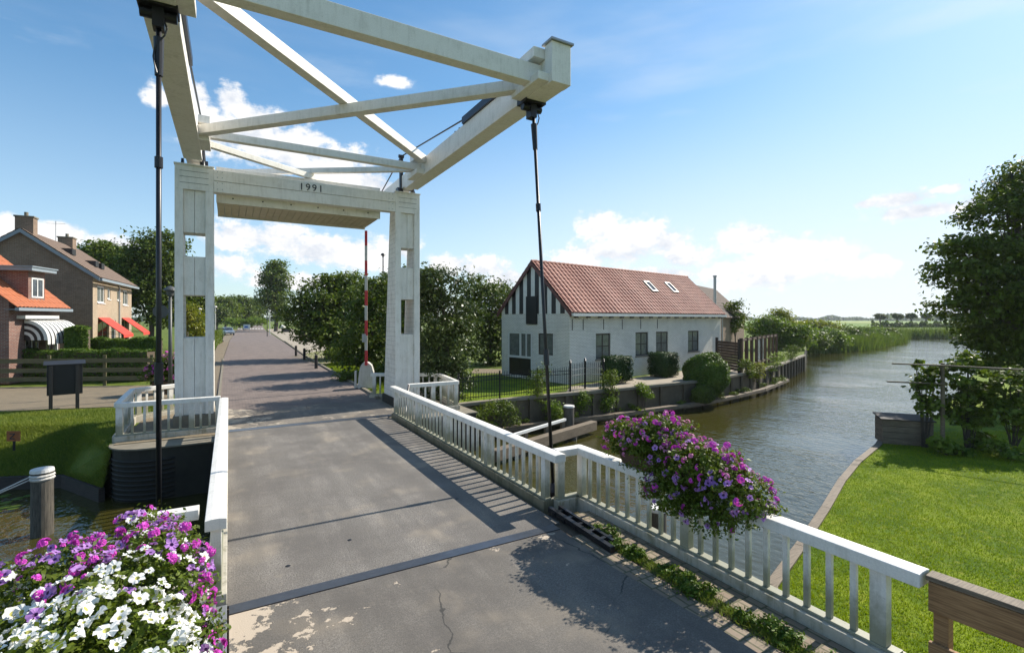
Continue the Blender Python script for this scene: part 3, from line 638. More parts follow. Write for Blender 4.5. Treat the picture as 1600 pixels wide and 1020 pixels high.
MB().box(-0.388, 4.928, 16.60, 16.9, 6.655, 6.972).build('cross_beam', M['white'], t, 0.008)
MB().box(-0.388, 4.928, 16.592, 16.9, 6.98, 7.30).build('cross_beam', M['white'], t, 0.008)
cu = bpy.data.curves.new('year', 'FONT'); cu.body = '1991'; cu.size = 0.30; cu.extrude = 0.004; cu.align_x = 'CENTER'; cu.space_character = 1.25
to = bpy.data.objects.new('year_tmp', cu); COL.objects.link(to); bpy.context.view_layer.update()
me = bpy.data.meshes.new_from_object(to.evaluated_get(bpy.context.evaluated_depsgraph_get())); bpy.data.objects.remove(to)
me.materials.clear(); me.materials.append(M['iron']); yo = link(me, 'year_number', (2.24, 16.583, 7.02), t); yo.rotation_euler = (R(90), 0, 0)
# ================================================================== balance frame
t = thing('balance_frame', 'white timber balance of the drawbridge lying level over the deck with cross bracing', 'balance frame', (2.2, 16.9, 7.4))
AX = ((-1.06, -0.68), (5.21, 5.59)); zb, za = 7.42, 7.97
arms = []
for i, (x0, x1) in enumerate(AX):
    mb = MB(); mb.box(x0, x1, 7.80, 19.6, zb+0.10, za-0.002); mb.box(x0-0.03, x1+0.03, 7.80, 16.3, zb, zb+0.098)
    arm = mb.build('balance_arm', M['white'], t, 0.008); arms.append(arm)
    mb = MB(); mb.box(x0-0.02, x1+0.03, 7.55, 7.795, zb-0.01, 8.16); mb.build('end_block', M['white'], arm, 0.006)
    mb = MB(); mb.box(x0-0.06, x1+0.07, 7.50, 7.84, 8.163, 8.20); mb.build('end_lid', M['galv'], arm)
    s = 1 if i == 0 else -1; xi = x1 if i == 0 else x0
    for yy, ln in ((8.15, 1.0), (14.9, 0.9)):
        a, b = sorted((xi+s*0.003, xi+s*0.26)); MB().box(a, b, yy-ln/2, yy+ln/2, zb+0.02, zb+0.17).build('cleat', M['white'], arm, 0.006); MB().box(a, b, yy-ln/2+0.15, yy+ln/2-0.25, za-0.05, za+0.14).build('cleat', M['white'], arm, 0.006)
    mb = MB(); mb.box(xi-0.06, xi+0.06, 9.3, 11.55, za+0.0, za+0.17); mb.box(xi-s*0.1-0.09, xi-s*0.1+0.09, 8.3, 9.3, za+0.003, za+0.09); mb.build('iron_plate', M['blueiron'], arm)
    xr = (x0+x1)/2-0.1*(-s)
    mb = MB(); mb.cyl((xi, 11.5, za+0.12), (xi, 16.85, 8.66), 0.022); mb.cyl((xi, 16.85, 8.66), (xi, 19.4, za+0.02), 0.022); mb.build('tension_rod', M['iron'], arm)
    mb = MB(); mb.box(xi-0.05, xi+0.05, 16.78, 16.92, za-0.6, 8.62); mb.cyl((xi-0.09, 16.85, 8.66), (xi+0.09, 16.85, 8.66), 0.06); mb.cyl((xi-0.08, 16.85, 8.45), (xi+0.08, 16.85, 8.45), 0.05); mb.build('king_post', M['iron'], arm)
    mb = MB(); mb.box(x0-0.05, x1+0.05, 8.42, 8.78, zb-0.035, zb+0.2); mb.cyl((x0-0.03, 8.6, zb-0.1), (x1+0.03, 8.6, zb-0.1), 0.07); mb.box((x0+x1)/2-0.07, (x0+x1)/2+0.07, 8.5, 8.7, zb-0.3, zb-0.03); mb.build('rod_shackle', M['iron'], arm)
    mb = MB()
    for k in range(14): mb.cyl((x0+0.06, 8.6+k*0.28, za), (x0+0.06, 8.6+k*0.28, za+0.06), 0.025, 0.025, 6)
    mb.build('bolt_row', M['iron'], arm)
MB().beam((-0.68, 8.05, 7.68), (5.21, 8.05, 7.68), 0.24, 0.36).build('cross_beam', M['white'], t, 0.008)
MB().beam((-0.68, 14.9, 7.74), (5.21, 14.9, 7.74), 0.2, 0.2).build('cross_beam', M['white'], t, 0.008)
def diag(p, q, w, h, zoff): MB().beam((*p, zoff), (*q, zoff), w, h).build('brace', M['white'], t, 0.008)
diag((-0.66, 14.5), (5.19, 8.35), 0.22, 0.22, 7.655); diag((-0.66, 8.35), (5.19, 14.5), 0.22, 0.22, 7.88)
diag((-0.66, 15.15), (5.19, 19.0), 0.16, 0.16, 7.60); diag((-0.66, 19.0), (5.19, 15.15), 0.16, 0.16, 7.77)
MB().beam((-0.68, 19.3, 7.7), (5.21, 19.3, 7.7), 0.24, 0.24).build('cross_beam', M['white'], t, 0.008)
cw = MB(); cw.prism([(0.05, 17.02, 6.44), (4.3, 17.02, 6.44), (4.3, 19.2, 6.44), (0.05, 19.2, 6.44)], (0, 0, 0.05))
nb = 24
bx = MB(); bx.prism([(-0.33, 17.0, 6.72), (-0.33, 19.25, 6.72), (-0.33, 19.25, 7.5), (-0.33, 17.0, 7.5)], (4.85, 0, 0)); bx.box(-0.33, 4.52, 17.0, 17.06, 6.44, 6.718); bx.box(-0.33, 4.52, 19.19, 19.25, 6.42, 6.718)
o = bx.build('counterweight_box', M['white'], t, 0.006)
mb = MB()
for k in range(nb): x = -0.32+k*(4.82/nb); mb.box(x, x+4.82/nb-0.012, 17.065, 19.185, 6.46, 6.49)
mb.build('soffit', M['ballast'], o)
for k in range(6): MB().cyl((0.1+k*0.8, 16.985, 6.6), (0.1+k*0.8, 17.0, 6.6), 0.022).build('bolt', M['iron'], o)
# lifting rods
for lab, x, xb in (('black lifting rod hanging left from the balance above the railing corner', -0.87, -0.87), ('thin black lifting rod ending in the gap between the two right railings', 5.45, 5.2)):
    top = Vector((x, 8.6, 7.15)); bot = Vector((xb, 8.6 if x < 0 else 7.9, -0.55))
    if x > 0: bot = W(866, 9.2, -0.5)
    t = thing('lifting_rod', lab, 'lifting rod', bot, 'black lifting rods of the drawbridge')
    MB().cyl(bot, top, 0.034, 0.034, 12).build('rod', M['iron'], t, smooth=True)
    for a_, b_, ra, rb in ((.02,.09,.065,.05),(.62,.66,.055,.055),(.24,.26,.052,.052)): MB().cyl(top.lerp(bot, a_), top.lerp(bot, b_), ra, rb, 12).build('rod_collar', M['iron'], t)
    q = top.lerp(bot, 0.945 if x > 0 else 0.96); mb = MB(); mb.cyl(q, q.lerp(bot, 0.35), 0.05, 0.13, 10); mb.cyl(q.lerp(bot, 0.35), bot, 0.13, 0.12, 10); mb.build('rod_foot', M['iron'], t)
    mb = MB(); pts = [top+Vector((0.06*math.cos(k), -0.05, 0.1-k*0.11))+Vector((0.10*math.sin(k*0.8), 0, 0)) for k in range(8)]
    mb.tube(pts, [0.012]*8, 6); mb.build('cable', M['iron'], t)
# hinge hardware
t = thing('joint_hardware', 'rusty black steel joint rails on the kerb where the right railings meet', 'steel fitting', (4.35, 5.6, 0))
mb = MB(); mb.beam((4.32, 6.35, 0.05), (4.28, 4.85, 0.03), 0.07, 0.08); mb.beam((4.47, 6.3, 0.05), (4.42, 5.0, 0.03), 0.05, 0.09); mb.build('rail', M['iron'], t, 0.004)
mb = MB()
for k in range(5): MB().box(4.26, 4.5, 5.1+k*0.26, 5.16+k*0.26, 0.0, 0.07).build('clamp', M['iron'], t)
t = thing('joint_hardware', 'steel kerb end with a brass padlock beside the foreground flowers', 'steel fitting', (-0.1, 5.4, 0))
mb = MB(); mb.box(-0.17, -0.02, 4.9, 5.9, -0.02, 0.045); mb.box(-0.16, -0.12, 5.4, 5.9, 0.046, 0.13); mb.build('kerb_plate', M['galv'], t, 0.004)
mb = MB(); mb.box(-0.13, -0.05, 5.36, 5.43, 0.05, 0.10); mb.build('padlock', M['brass'], t, 0.006)
mb = MB(); mb.tube([Vector((-0.15+0.02*k, 5.5+0.05*math.sin(k*1.6), 0.07+0.02*math.cos(k*2))) for k in range(7)], [0.013]*7, 6); mb.box(-0.13, -0.05, 5.05, 5.2, 0.05, 0.062); mb.build('chain', M['steel'], t)
tag(MB().cyl((4.95, 15.2, 0.9), (4.5, 14.2, 0.05), 0.03).build('prop_bar', M['iron']), 'slanting dark steel bar at the foot of the right portal post', 'bar')


# ================================================================== houses
def house_T(A, B):
    d = (B-A); d.z = 0; d.normalize(); ax = Vector((d.x, d.y, 0)); ay = Vector((-d.y, d.x, 0))
    return Matrix(((ax.x, ay.x, 0, A.x), (ax.y, ay.y, 0, A.y), (0, 0, 1, 0), (0, 0, 0, 1)))
SWAP = Matrix(((0,1,0,0),(1,0,0,0),(0,0,1,0),(0,0,0,1)))          # wall coordinates (along, depth, height) for a gable
def wall_open(mb, T, a0, a1, z0, z1, ops, rev=0.14, mi=0):
    xs = sorted({a0, a1, *[o[0] for o in ops], *[o[1] for o in ops]}); zs = sorted({z0, z1, *[o[2] for o in ops], *[o[3] for o in ops]})
    for i in range(len(xs)-1):
        for j in range(len(zs)-1):
            cx, cz = (xs[i]+xs[i+1])/2, (zs[j]+zs[j+1])/2
            if any(o[0] < cx < o[1] and o[2] < cz < o[3] for o in ops): continue
            mb.add([T @ Vector(p) for p in ((xs[i],0,zs[j]),(xs[i+1],0,zs[j]),(xs[i+1],0,zs[j+1]),(xs[i],0,zs[j+1]))], [(0,1,2,3)], mi)
    for x0, x1, y0, y1 in ops:
        c = [(x0,y0),(x1,y0),(x1,y1),(x0,y1)]
        for k in range(4):
            p, q = c[k], c[(k+1) % 4]
            mb.add([T @ Vector(v) for v in ((p[0],0,p[1]),(q[0],0,q[1]),(q[0],rev,q[1]),(p[0],rev,p[1]))], [(0,1,2,3)], mi)
def window(par, T, a0, a1, z0, z1, frame, pane, nv=1, nh=0, fw=0.06, ins=0.07, nm='window', sill=None, lab=None):
    mb = MB(); 
    for b in ((a0+.003, a0+fw, z0+.003, z1-.003), (a1-fw, a1-.003, z0+.003, z1-.003), (a0+fw, a1-fw, z0+.003, z0+fw), (a0+fw, a1-fw, z1-fw, z1-.003)): mb.box(b[0], b[1], ins, ins+0.05, b[2], b[3], 0, T)
    for k in range(nv): x = a0+(a1-a0)*(k+1)/(nv+1); mb.box(x-fw*.4, x+fw*.4, ins+.004, ins+0.048, z0+fw, z1-fw, 0, T)
    for k in range(nh): z = z0+(z1-z0)*(k+1)/(nh+1); mb.box(a0+fw, a1-fw, ins+.008, ins+0.044, z-fw*.35, z+fw*.35, 0, T)
    w = mb.build(nm, frame, par)
    if lab: w['label'] = lab
    mb = MB(); mb.box(a0+fw*.6, a1-fw*.6, ins+0.02, ins+0.03, z0+fw*.6, z1-fw*.6, 0, T); mb.build('pane', pane, w)
    if sill: mb = MB(); mb.box(a0-0.04, a1+0.04, -0.05, ins, z0-0.06, z0-0.003, 0, T); mb.build('sill', sill, w)
    return w
def tiles(T, x0, x1, y0, z0, y1, z1, pitch, rows, amp=0.075, step=0.018, per=6):
    n = int((x1-x0)/pitch)*per; xs = np.linspace(x0, x1, n+1); ph = np.abs(np.cos(np.pi*(xs-x0)/pitch))**0.8*amp
    sl_ = Vector((0, y1-y0, z1-z0)); nn = Vector((0, -(z1-z0), (y1-y0))).normalized()
    if nn.z < 0: nn = -nn
    V = []; F = []
    for r in range(rows):
        for e, lift in ((0, step), (1, 0.0)):
            t_ = (r+e)/rows
            for i, x in enumerate(xs):
                h = ph[i]+lift; V.append(T @ (Vector((x, y0+sl_.y*t_, z0+sl_.z*t_))+nn*h))
        b = r*2*(n+1)
        for i in range(n): F.append((b+i, b+i+1, b+n+1+i+1, b+n+1+i))
        if r:
            for i in range(n): F.append((b-(n+1)+i, b-(n+1)+i+1, b+i+1, b+i))
    return V, F
def tile_obj(par, T, x0, x1, slopes, pitch, rows, mat, name='roof', **k):
    mb = MB()
    for (y0, z0, y1, z1) in slopes:
        V, F = tiles(T, x0, x1, y0, z0, y1, z1, pitch, rows, **k); mb.add(V, F)
    return mb.build(name, mat, par)
def online(px, A, B):
    """distance along A-B at which the sight line through column px meets it, and its depth"""
    s = (px-800)/FOC; uA = A.x*RX+A.y*RY; dA = A.x*FX+A.y*FY; uB = B.x*RX+B.y*RY; dB = B.x*FX+B.y*FY
    k = (uA-s*dA)/(s*(dB-dA)-(uB-uA)); return k*(B-A).length, dA+k*(dB-dA)
# ---- white house with striped gable
A = G(890, 599, ZG); A.z = 0; dcam = (.76, .65); B = W(800, 0); 
uA = A.x*RX+A.y*RY; dA = A.x*FX+A.y*FY
def UD(u, d): return Vector((u*RX+d*FX, u*RY+d*FY, 0))
LH, WH = 14.75, 5.05
B = UD(uA+.76*LH, dA+.65*LH); C_ = UD(uA-.65*WH, dA+.76*WH); T = house_T(A, B); TG = T @ SWAP
EZ, RZ_ = 3.42, 5.84
h = thing('white_house', 'whitewashed brick house with black and white striped gable and red pantile roof by the canal', 'house', (A.x, A.y, ZG))
ops = []
for px0, px1 in ((931,954),(993,1013),(1025,1044),(1075,1092)):
    a, d1 = online(px0, A, B); b, d2 = online(px1, A, B); ops.append((a, b, 0.98, 2.26))
gop = []
a, _ = online(864, A, C_); b, _ = online(841, A, C_); gop.append((a, b, 1.20, 2.27))
a2, _ = online(830.5, A, C_); b2, _ = online(793, A, C_); gop.append((a2, b2, 0.02, 2.34))
mb = MB(); wall_open(mb, T, 0, LH, ZG-.1, EZ, ops); wall_open(mb, TG, 0, WH, ZG-.1, 3.25, gop)
mb.add([T @ Vector(p) for p in ((LH,0,ZG-.1),(LH,WH,ZG-.1),(LH,WH,EZ),(LH,WH/2,RZ_-.05),(LH,0,EZ))], [(0,1,2,3,4)])
mb.add([T @ Vector(p) for p in ((0,WH,ZG-.1),(LH,WH,ZG-.1),(LH,WH,EZ),(0,WH,EZ))], [(0,1,2,3)])
wall = mb.build('wall', M['whitebrick'], h)
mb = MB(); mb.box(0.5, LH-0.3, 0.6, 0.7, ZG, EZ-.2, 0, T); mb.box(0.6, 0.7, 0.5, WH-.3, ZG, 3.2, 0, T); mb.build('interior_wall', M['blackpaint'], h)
for o in ops: window(h, T, *o, M['darkwood'], M['curtain'], 1, 1, 0.07, 0.05, sill=M['conc'])
window(h, TG, *gop[0], M['darkwood'], M['curtain'], 1, 0, 0.06, 0.05)
a, b = gop[1][0], gop[1][1]; m_ = (a+b)/2
fr = MB()
for q in ((a+.003, a+.09, .02, 2.335), (b-.09, b-.003, .02, 2.335), (a+.09, b-.09, 2.22, 2.335), (m_-.1, m_+.02, 1.05, 2.22), (a+.09, b-.09, 0.94, 1.05), (m_-.02-(m_-a)/2-.03, m_-.02-(m_-a)/2+.03, 1.05, 2.22)): fr.box(q[0], q[1], .03, .10, q[2], q[3], 0, TG)
gw = fr.build('garden_door', M['trim'], h)
mb = MB(); mb.box(a+.05, b-.05, .075, .085, 1.0, 2.28, 0, TG); mb.build('pane', M['curtain'], gw)
mb = MB(); mb.box(a+.09, m_-.01, .045, .09, .03, .93, 0, TG); mb.box(m_+.01, b-.09, .045, .09, .03, .93, 0, TG); mb.build('door_panel', M['black'], gw)
# gable boards
def roofz(y): return EZ-.02+(RZ_-EZ)*(1-abs(y-WH/2)/(WH/2))
ns = 17; bw, bb = MB(), MB()
for k in range(ns):
    y0, y1 = WH*k/ns, WH*(k+1)/ns; f = bw if k % 2 == 0 else bb; dpt = -.02 if k % 2 else -.012
    pr = [(dpt, y0, 3.25), (dpt, y1, 3.25), (dpt, y1, roofz(y1)-.02)]
    if y0 < WH/2 < y1: pr.append((dpt, WH/2, RZ_-.03))
    pr.append((dpt, y0, roofz(y0)-.02)); f.prism([T @ Vector(p) for p in pr], T.to_3x3() @ Vector((.05, 0, 0)))
bw.build('white_boards', M['board_w'], h); bb.build('black_boards', M['blackpaint'], h)
a, _ = online(840, A, C_); b, _ = online(823, A, C_)
mb = MB(); mb.box(a, b, -.06, -.021, 2.72, 4.15, 0, TG); mb.build('loft_door', M['black'], h)
ov = 0.22; oz = (RZ_-EZ)/(WH/2)*ov
rf = tile_obj(h, T, -.12, LH+.1, [(-ov, EZ-oz+.06, WH/2, RZ_+.06), (WH+ov, EZ-oz+.06, WH/2, RZ_+.06)], 0.30, 12, M['tile'])
for s in (0, 1):
    y0 = -ov if s == 0 else WH+ov
    for x in (-.16, LH+.08):
        mb = MB(); mb.add([T @ Vector(p) for p in ((x,y0,EZ-oz-.12),(x,WH/2,RZ_-.12),(x,WH/2,RZ_+.09),(x,y0,EZ-oz+.09),(x+.05,y0,EZ-oz-.12),(x+.05,WH/2,RZ_-.12),(x+.05,WH/2,RZ_+.09),(x+.05,y0,EZ-oz+.09))], [(0,1,2,3),(4,5,6,7),(0,1,5,4),(3,2,6,7),(0,3,7,4),(1,2,6,5)]); mb.build('bargeboard', M['barge'], h)
mb = MB(); n_ = 44
for k in range(n_): x0 = -.12+(LH+.22)*k/n_; mb.cyl(T @ Vector((x0, WH/2, RZ_+.085)), T @ Vector((x0+(LH+.22)/n_*1.06, WH/2, RZ_+.10)), .085, .1, 10)
mb.build('ridge_tiles', M['tile'], rf)
mb = MB(); mb.box(-.1, LH+.1, -ov-.13, -ov+.01, EZ-oz-.09, EZ-oz+.045, 0, T); mb.box(-.02, LH+.05, -ov+.012, 0, EZ-oz-.06, EZ-oz-.03, 0, T); mb.build('gutter', M['trim'], h)
mb = MB()
for k in range(17): x = .35+k*.88; mb.box(x-.06, x+.06, -ov+.02, -.003, EZ-oz-.17, EZ-oz-.062, 0, T)
mb.build('rafter_ends', M['darkwood'], h)
mb = MB()
for px in (894, 911, 943, 972, 1001, 1027): x, _ = online(px, A, B); mb.box(x-.015, x+.015, -.02, -.003, 2.45, 2.98, 0, T)
mb.build('wall_anchors', M['iron'], h)
mb = MB(); mb.tube([T @ Vector((LH+.04, -.15, EZ-.25)), T @ Vector((LH+.06, -.06, EZ-.5)), T @ Vector((LH+.06, -.06, 0))], [.04]*3, 8); mb.build('downpipe', M['galv'], h)
sn = (T.to_3x3() @ Vector((0, -(RZ_-EZ), WH/2))).normalized(); sp0 = T @ Vector((0, 0, EZ+.06))
for px0, px1, py0, py1 in ((1003, 1014, 441, 454), (1036, 1048, 443, 456)):
    r_ = ray(px0, py0); k = (sp0-Vector((0,0,EYE))).dot(sn)/r_.dot(sn); p = Vector((0,0,EYE))+r_*k; lp = T.inverted() @ p
    x = lp.x; su = Vector((0, WH/2, RZ_-EZ)).normalized(); n_l = Vector((0, -(RZ_-EZ), WH/2)).normalized(); L_ = .95; wd_ = .62
    def q(u, v, hh): return T @ (Vector((x+u, lp.y, lp.z))+su*(-v)+n_l*hh)
    mb = MB()
    for u0, u1, v0, v1 in ((0, .09, 0, L_), (wd_-.09, wd_, 0, L_), (.09, wd_-.09, 0, .1), (.09, wd_-.09, L_-.1, L_)):
        mb.add([q(a_, b_, c_) for c_ in (.0, .14) for a_, b_ in ((u0, v0), (u1, v0), (u1, v1), (u0, v1))], [(0,1,2,3),(7,6,5,4),(0,1,5,4),(1,2,6,5),(2,3,7,6),(3,0,4,7)])
    sk = mb.build('skylight', M['lampgrey'], rf)
    mb = MB(); mb.add([q(a_, b_, c_) for c_ in (.06, .10) for a_, b_ in ((.085,.09),(wd_-.085,.09),(wd_-.085,L_-.09),(.085,L_-.09))], [(0,1,2,3),(7,6,5,4),(0,1,5,4),(1,2,6,5),(2,3,7,6),(3,0,4,7)]); mb.build('pane', M['glass'], sk)
# ---- farmhouse behind it
A2 = W(1128, 38); B2 = W(1165, 46); A2.z = B2.z = 0; T2 = house_T(A2, B2)
h = thing('brick_house', 'brown tiled brick house mostly hidden behind the far end of the white house', 'house', (A2.x, A2.y, ZG))
mb = MB(); w2 = 5.2; e2 = 3.2; r2 = 5.7
mb.prism([T2 @ Vector(p) for p in ((0,0,ZG),(0,w2,ZG),(0,w2,e2),(0,w2/2,r2),(0,0,e2))], T2.to_3x3() @ Vector((9, 0, 0))); mb.build('wall', M['brickB'], h)
tile_obj(h, T2, -.15, 9.1, [(-.25, e2-.16, w2/2, r2+.08), (w2+.25, e2-.16, w2/2, r2+.08)], .25, 11, M['tileb'])
fb = W(1117, 36.5, ZG)
tag(MB().cyl(W(1117, 36.5, 3.0), W(1117, 36.5, 6.1), .10, .10, 12).cyl(W(1117, 36.5, 6.1), W(1117, 36.5, 6.2), .14, .14, 12).build('flue_pipe', M['galv'], h))
# ---- left: two-storey brick house
E1 = W(145, 31); E2 = UD(E1.x*RX+E1.y*RY-4.47, 31+8.94); E1.z = E2.z = 0; T3 = house_T(E1, E2); TG3 = T3 @ SWAP
h = thing('brick_house', 'tall brown brick house with a big gable and red awnings behind the hedge', 'house', (E1.x, E1.y, ZG))
w3, e3, r3, L3 = 6.7, 5.80, 8.30, 10.0
def wx(px): return online(px, E1, E2)[0]
sops = [(wx(152), wx(163.5), 4.05, 5.15), (wx(168), wx(172.5), 4.35, 5.05), (wx(183), wx(187.5), 4.35, 5.05), (wx(192), wx(200), 4.05, 5.2), (wx(153), wx(170), 0.9, 3.0), (wx(174), wx(181), 0.0, 2.9), (wx(190), wx(201), 0.9, 3.0)]
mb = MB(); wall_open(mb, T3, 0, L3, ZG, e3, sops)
o_ = mb.build('wall', M['brickB_lit'], h); o_['label'] = 'side wall with sunlight put into its paler brick colour'
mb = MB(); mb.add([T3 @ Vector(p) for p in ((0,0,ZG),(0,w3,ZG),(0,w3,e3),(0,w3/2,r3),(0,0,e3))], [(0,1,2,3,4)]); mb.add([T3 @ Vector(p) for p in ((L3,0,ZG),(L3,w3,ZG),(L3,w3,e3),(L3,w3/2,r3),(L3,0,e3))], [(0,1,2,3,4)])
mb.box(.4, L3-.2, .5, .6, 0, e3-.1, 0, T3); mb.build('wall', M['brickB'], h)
for o in sops: window(h, T3, *o, M['trim'], M['curtain'] if o[3] > 4 else M['glass'], 1 if o[1]-o[0] > 1.2 else 0, 0, .09, .04, sill=M['trim'])
tile_obj(h, T3, -.2, L3+.2, [(-.35, e3-.22, w3/2, r3+.05), (w3+.35, e3-.22, w3/2, r3+.05)], .3, 14, M['tileb'])
mb = MB()
for s in (0, 1):
    y0 = -.38 if s == 0 else w3+.38
    mb.add([T3 @ Vector(p) for x in (-.24, -.19) for p in ((x,y0,e3-.42),(x,w3/2,r3-.15),(x,w3/2,r3+.07),(x,y0,e3-.2))], [(0,1,2,3),(4,5,6,7),(0,1,5,4),(3,2,6,7),(0,3,7,4),(1,2,6,5)])
mb.build('bargeboard', M['greytrim'], h)
mb = MB(); mb.box(-.1, L3+.1, -.5, -.35, e3-.4, e3-.24, 0, T3); mb.build('gutter', M['greytrim'], h)
mb = MB(); mb.cyl(T3 @ Vector((L3*.60, -.07, 0)), T3 @ Vector((L3*.60, -.07, e3-.4)), .045); mb.build('downpipe', M['galv'], h)
for x0, x1, zt in ((.35, 1.0, r3+.85), (7.2, 8.0, r3+.6)):
    mb = MB(); mb.box(x0, x1, w3/2-.42, w3/2+.42, r3-.8, zt, 0, T3); c_ = mb.build('chimney', M['brickB'], h)
    mb = MB(); mb.box(x0-.05, x1+.05, w3/2-.47, w3/2+.47, zt+.002, zt+.09, 0, T3); mb.cyl(T3 @ Vector(((x0+x1)/2, w3/2, zt+.09)), T3 @ Vector(((x0+x1)/2, w3/2, zt+.35)), .1); mb.build('chimney_cap', M['conc'], c_)
for px0, px1 in ((153, 171), (190, 202)):
    a, b = wx(px0), wx(px1); mb = MB()
    mb.add([T3 @ Vector(p) for p in ((a,-.02,3.08),(b,-.02,3.08),(b,-1.35,1.95),(a,-1.35,1.95),(a,-1.35,1.75),(b,-1.35,1.75),(a,-.02,3.04),(b,-.02,3.04),(b,-1.33,1.9),(a,-1.33,1.9))], [(0,1,2,3),(3,2,5,4),(6,7,8,9)])
    aw = mb.build('awning', M['redcloth'], h)
    mb = MB(); mb.cyl(T3 @ Vector((a+.05,-.03,2.1)), T3 @ Vector((a+.05,-1.33,1.93)), .015); mb.build('awning_arm', M['iron'], aw)
    mb = MB(); mb.cyl(T3 @ Vector((b-.05,-.03,2.1)), T3 @ Vector((b-.05,-1.33,1.93)), .015); mb.build('awning_arm', M['iron'], aw)
mb = MB(); mb.box(3.2, 3.9, 1.2, 2.2, 0, .09, 0, T3)
for k, (x, v) in enumerate(((4.0, .32), (5.1, .30), (2.2, .55))):
    y = v*w3/2; z = e3+(r3-e3)*v
    mb = MB(); mb.box(x, x+.7, y-.25, y+.35, z+.02, z+.42, 0, T3); mb.build('roof_light', M['blackpaint'], h)
mb = MB(); pz = T3 @ Vector((5.4, w3/2, r3)); mb.cyl(pz, pz+Vector((0,0,1.5)), .02)
mb.beam(pz+Vector((-.5,0,1.3)), pz+Vector((.5,0,1.35)), .02, .02); mb.build('antenna', M['galv'], h)
# ---- left: orange-roofed house with dormer and striped awning
K1 = W(14, 23); K2 = UD(K1.x*RX+K1.y*RY-.95, 23+3.6); K1.z = K2.z = 0; T4 = house_T(K1, K2); TG4 = T4 @ SWAP; L4 = (K2-K1).length
def kx(px): return online(px, K1, K2)[0]
h = thing('brick_house', 'low red brick house with orange tile roof and striped white awning at the left edge', 'house', (K1.x, K1.y, ZG))
e4 = 3.82; w4 = 6.5; r4 = e4+2.9
kops = [(kx(40), kx(62), .55, 2.45), (kx(72), kx(80), .0, 2.3), (kx(84), kx(92), 1.0, 2.3)]
mb = MB(); wall_open(mb, T4, 0, L4, ZG, e4, kops)
mb.add([T4 @ Vector(p) for p in ((0,0,ZG),(0,w4,ZG),(0,w4,e4),(0,w4/2,r4),(0,0,e4))], [(0,1,2,3,4)]); mb.add([T4 @ Vector(p) for p in ((L4,0,ZG),(L4,w4,ZG),(L4,w4,e4),(L4,w4/2,r4),(L4,0,e4))], [(0,1,2,3,4)])
mb.box(.3, L4-.1, .5, .6, 0, e4-.1, 0, T4); mb.build('wall', M['brickA'], h)
for o in kops: window(h, T4, *o, M['trim'], M['glass'], 1 if o[1]-o[0] > .8 else 0, 0, .08, .03, sill=M['conc'])
tile_obj(h, T4, -.3, L4+.12, [(-.4, e4-.3, w4/2, r4+.05), (w4+.4, e4-.3, w4/2, r4+.05)], .26, 12, M['tileo'])
mb = MB(); mb.box(-.3, L4+.12, -.56, -.4, e4-.44, e4-.3, 0, T4); mb.box(-.28, L4+.28, -.4, 0, e4-.40, e4-.37, 0, T4); mb.build('gutter', M['greytrim'], h)
d0, d1 = kx(44), kx(70)
mb = MB(); wall_open(mb, T4, d0, d1, e4-.001, 5.35, [(d0+.22, d1-.12, 4.05, 5.05)]); mb.add([T4 @ Vector(p) for x in (d0, d1) for p in ((x,0,e4),(x,3.0,e4),(x,3.0,5.35),(x,0,5.35))], [(0,1,2,3),(4,5,6,7)])
dm = mb.build('dormer', M['brickA'], h)
window(dm, T4, d0+.22, d1-.12, 4.05, 5.05, M['trim'], M['glass'], 1, 0, .08, -.02, nm='dormer_window')
mb = MB(); mb.box(d0-.35, d1+.3, -.35, 3.0, 5.352, 5.52, 0, T4); mb.box(d0-.4, d1+.35, -.4, 3.05, 5.523, 5.58, 0, T4); mb.build('dormer_roof', M['greytrim'], dm)
# striped drum awning
a0, a1 = kx(36), kx(92); mb = MB(); ns = 26; na = 8
def arc(a, k, r=1.0): th = R(90*k/na); return T4 @ Vector((a, -.05-math.sin(th)*.95*r, 1.95+math.cos(th)*1.0*r))
for i in range(ns):
    x0, x1 = a0+(a1-a0)*i/ns, a0+(a1-a0)*(i+1)/ns
    for k in range(na): mb.add([arc(x0,k), arc(x1,k), arc(x1,k+1), arc(x0,k+1)], [(0,1,2,3)], 1 if i % 3 == 2 else 0)
    mb.add([arc(x0,na), arc(x1,na), arc(x1,na)-Vector((0,0,.18)), arc((x0+x1)/2,na)-Vector((0,0,.24)), arc(x0,na)-Vector((0,0,.18))], [(0,1,2,3,4)], 1 if i % 3 == 2 else 0)
rs = [1, .84, .7, .56, .42, .28, .02]
for j in range(6):
    for k in range(na): mb.add([arc(a0,k,rs[j]), arc(a0,k+1,rs[j]), arc(a0,k+1,rs[j+1]), arc(a0,k,rs[j+1])], [(0,1,2,3)], j % 2); mb.add([arc(a1,k,rs[j]), arc(a1,k+1,rs[j]), arc(a1,k+1,rs[j+1]), arc(a1,k,rs[j+1])], [(0,1,2,3)], j % 2)
mb.build('awning', [M['trim'], M['blackpaint']], h)
mb = MB(); mb.box(kx(26), kx(80), -.35, .0, 3.0, 3.16, 0, T4); mb.build('canopy', M['trim'], h)
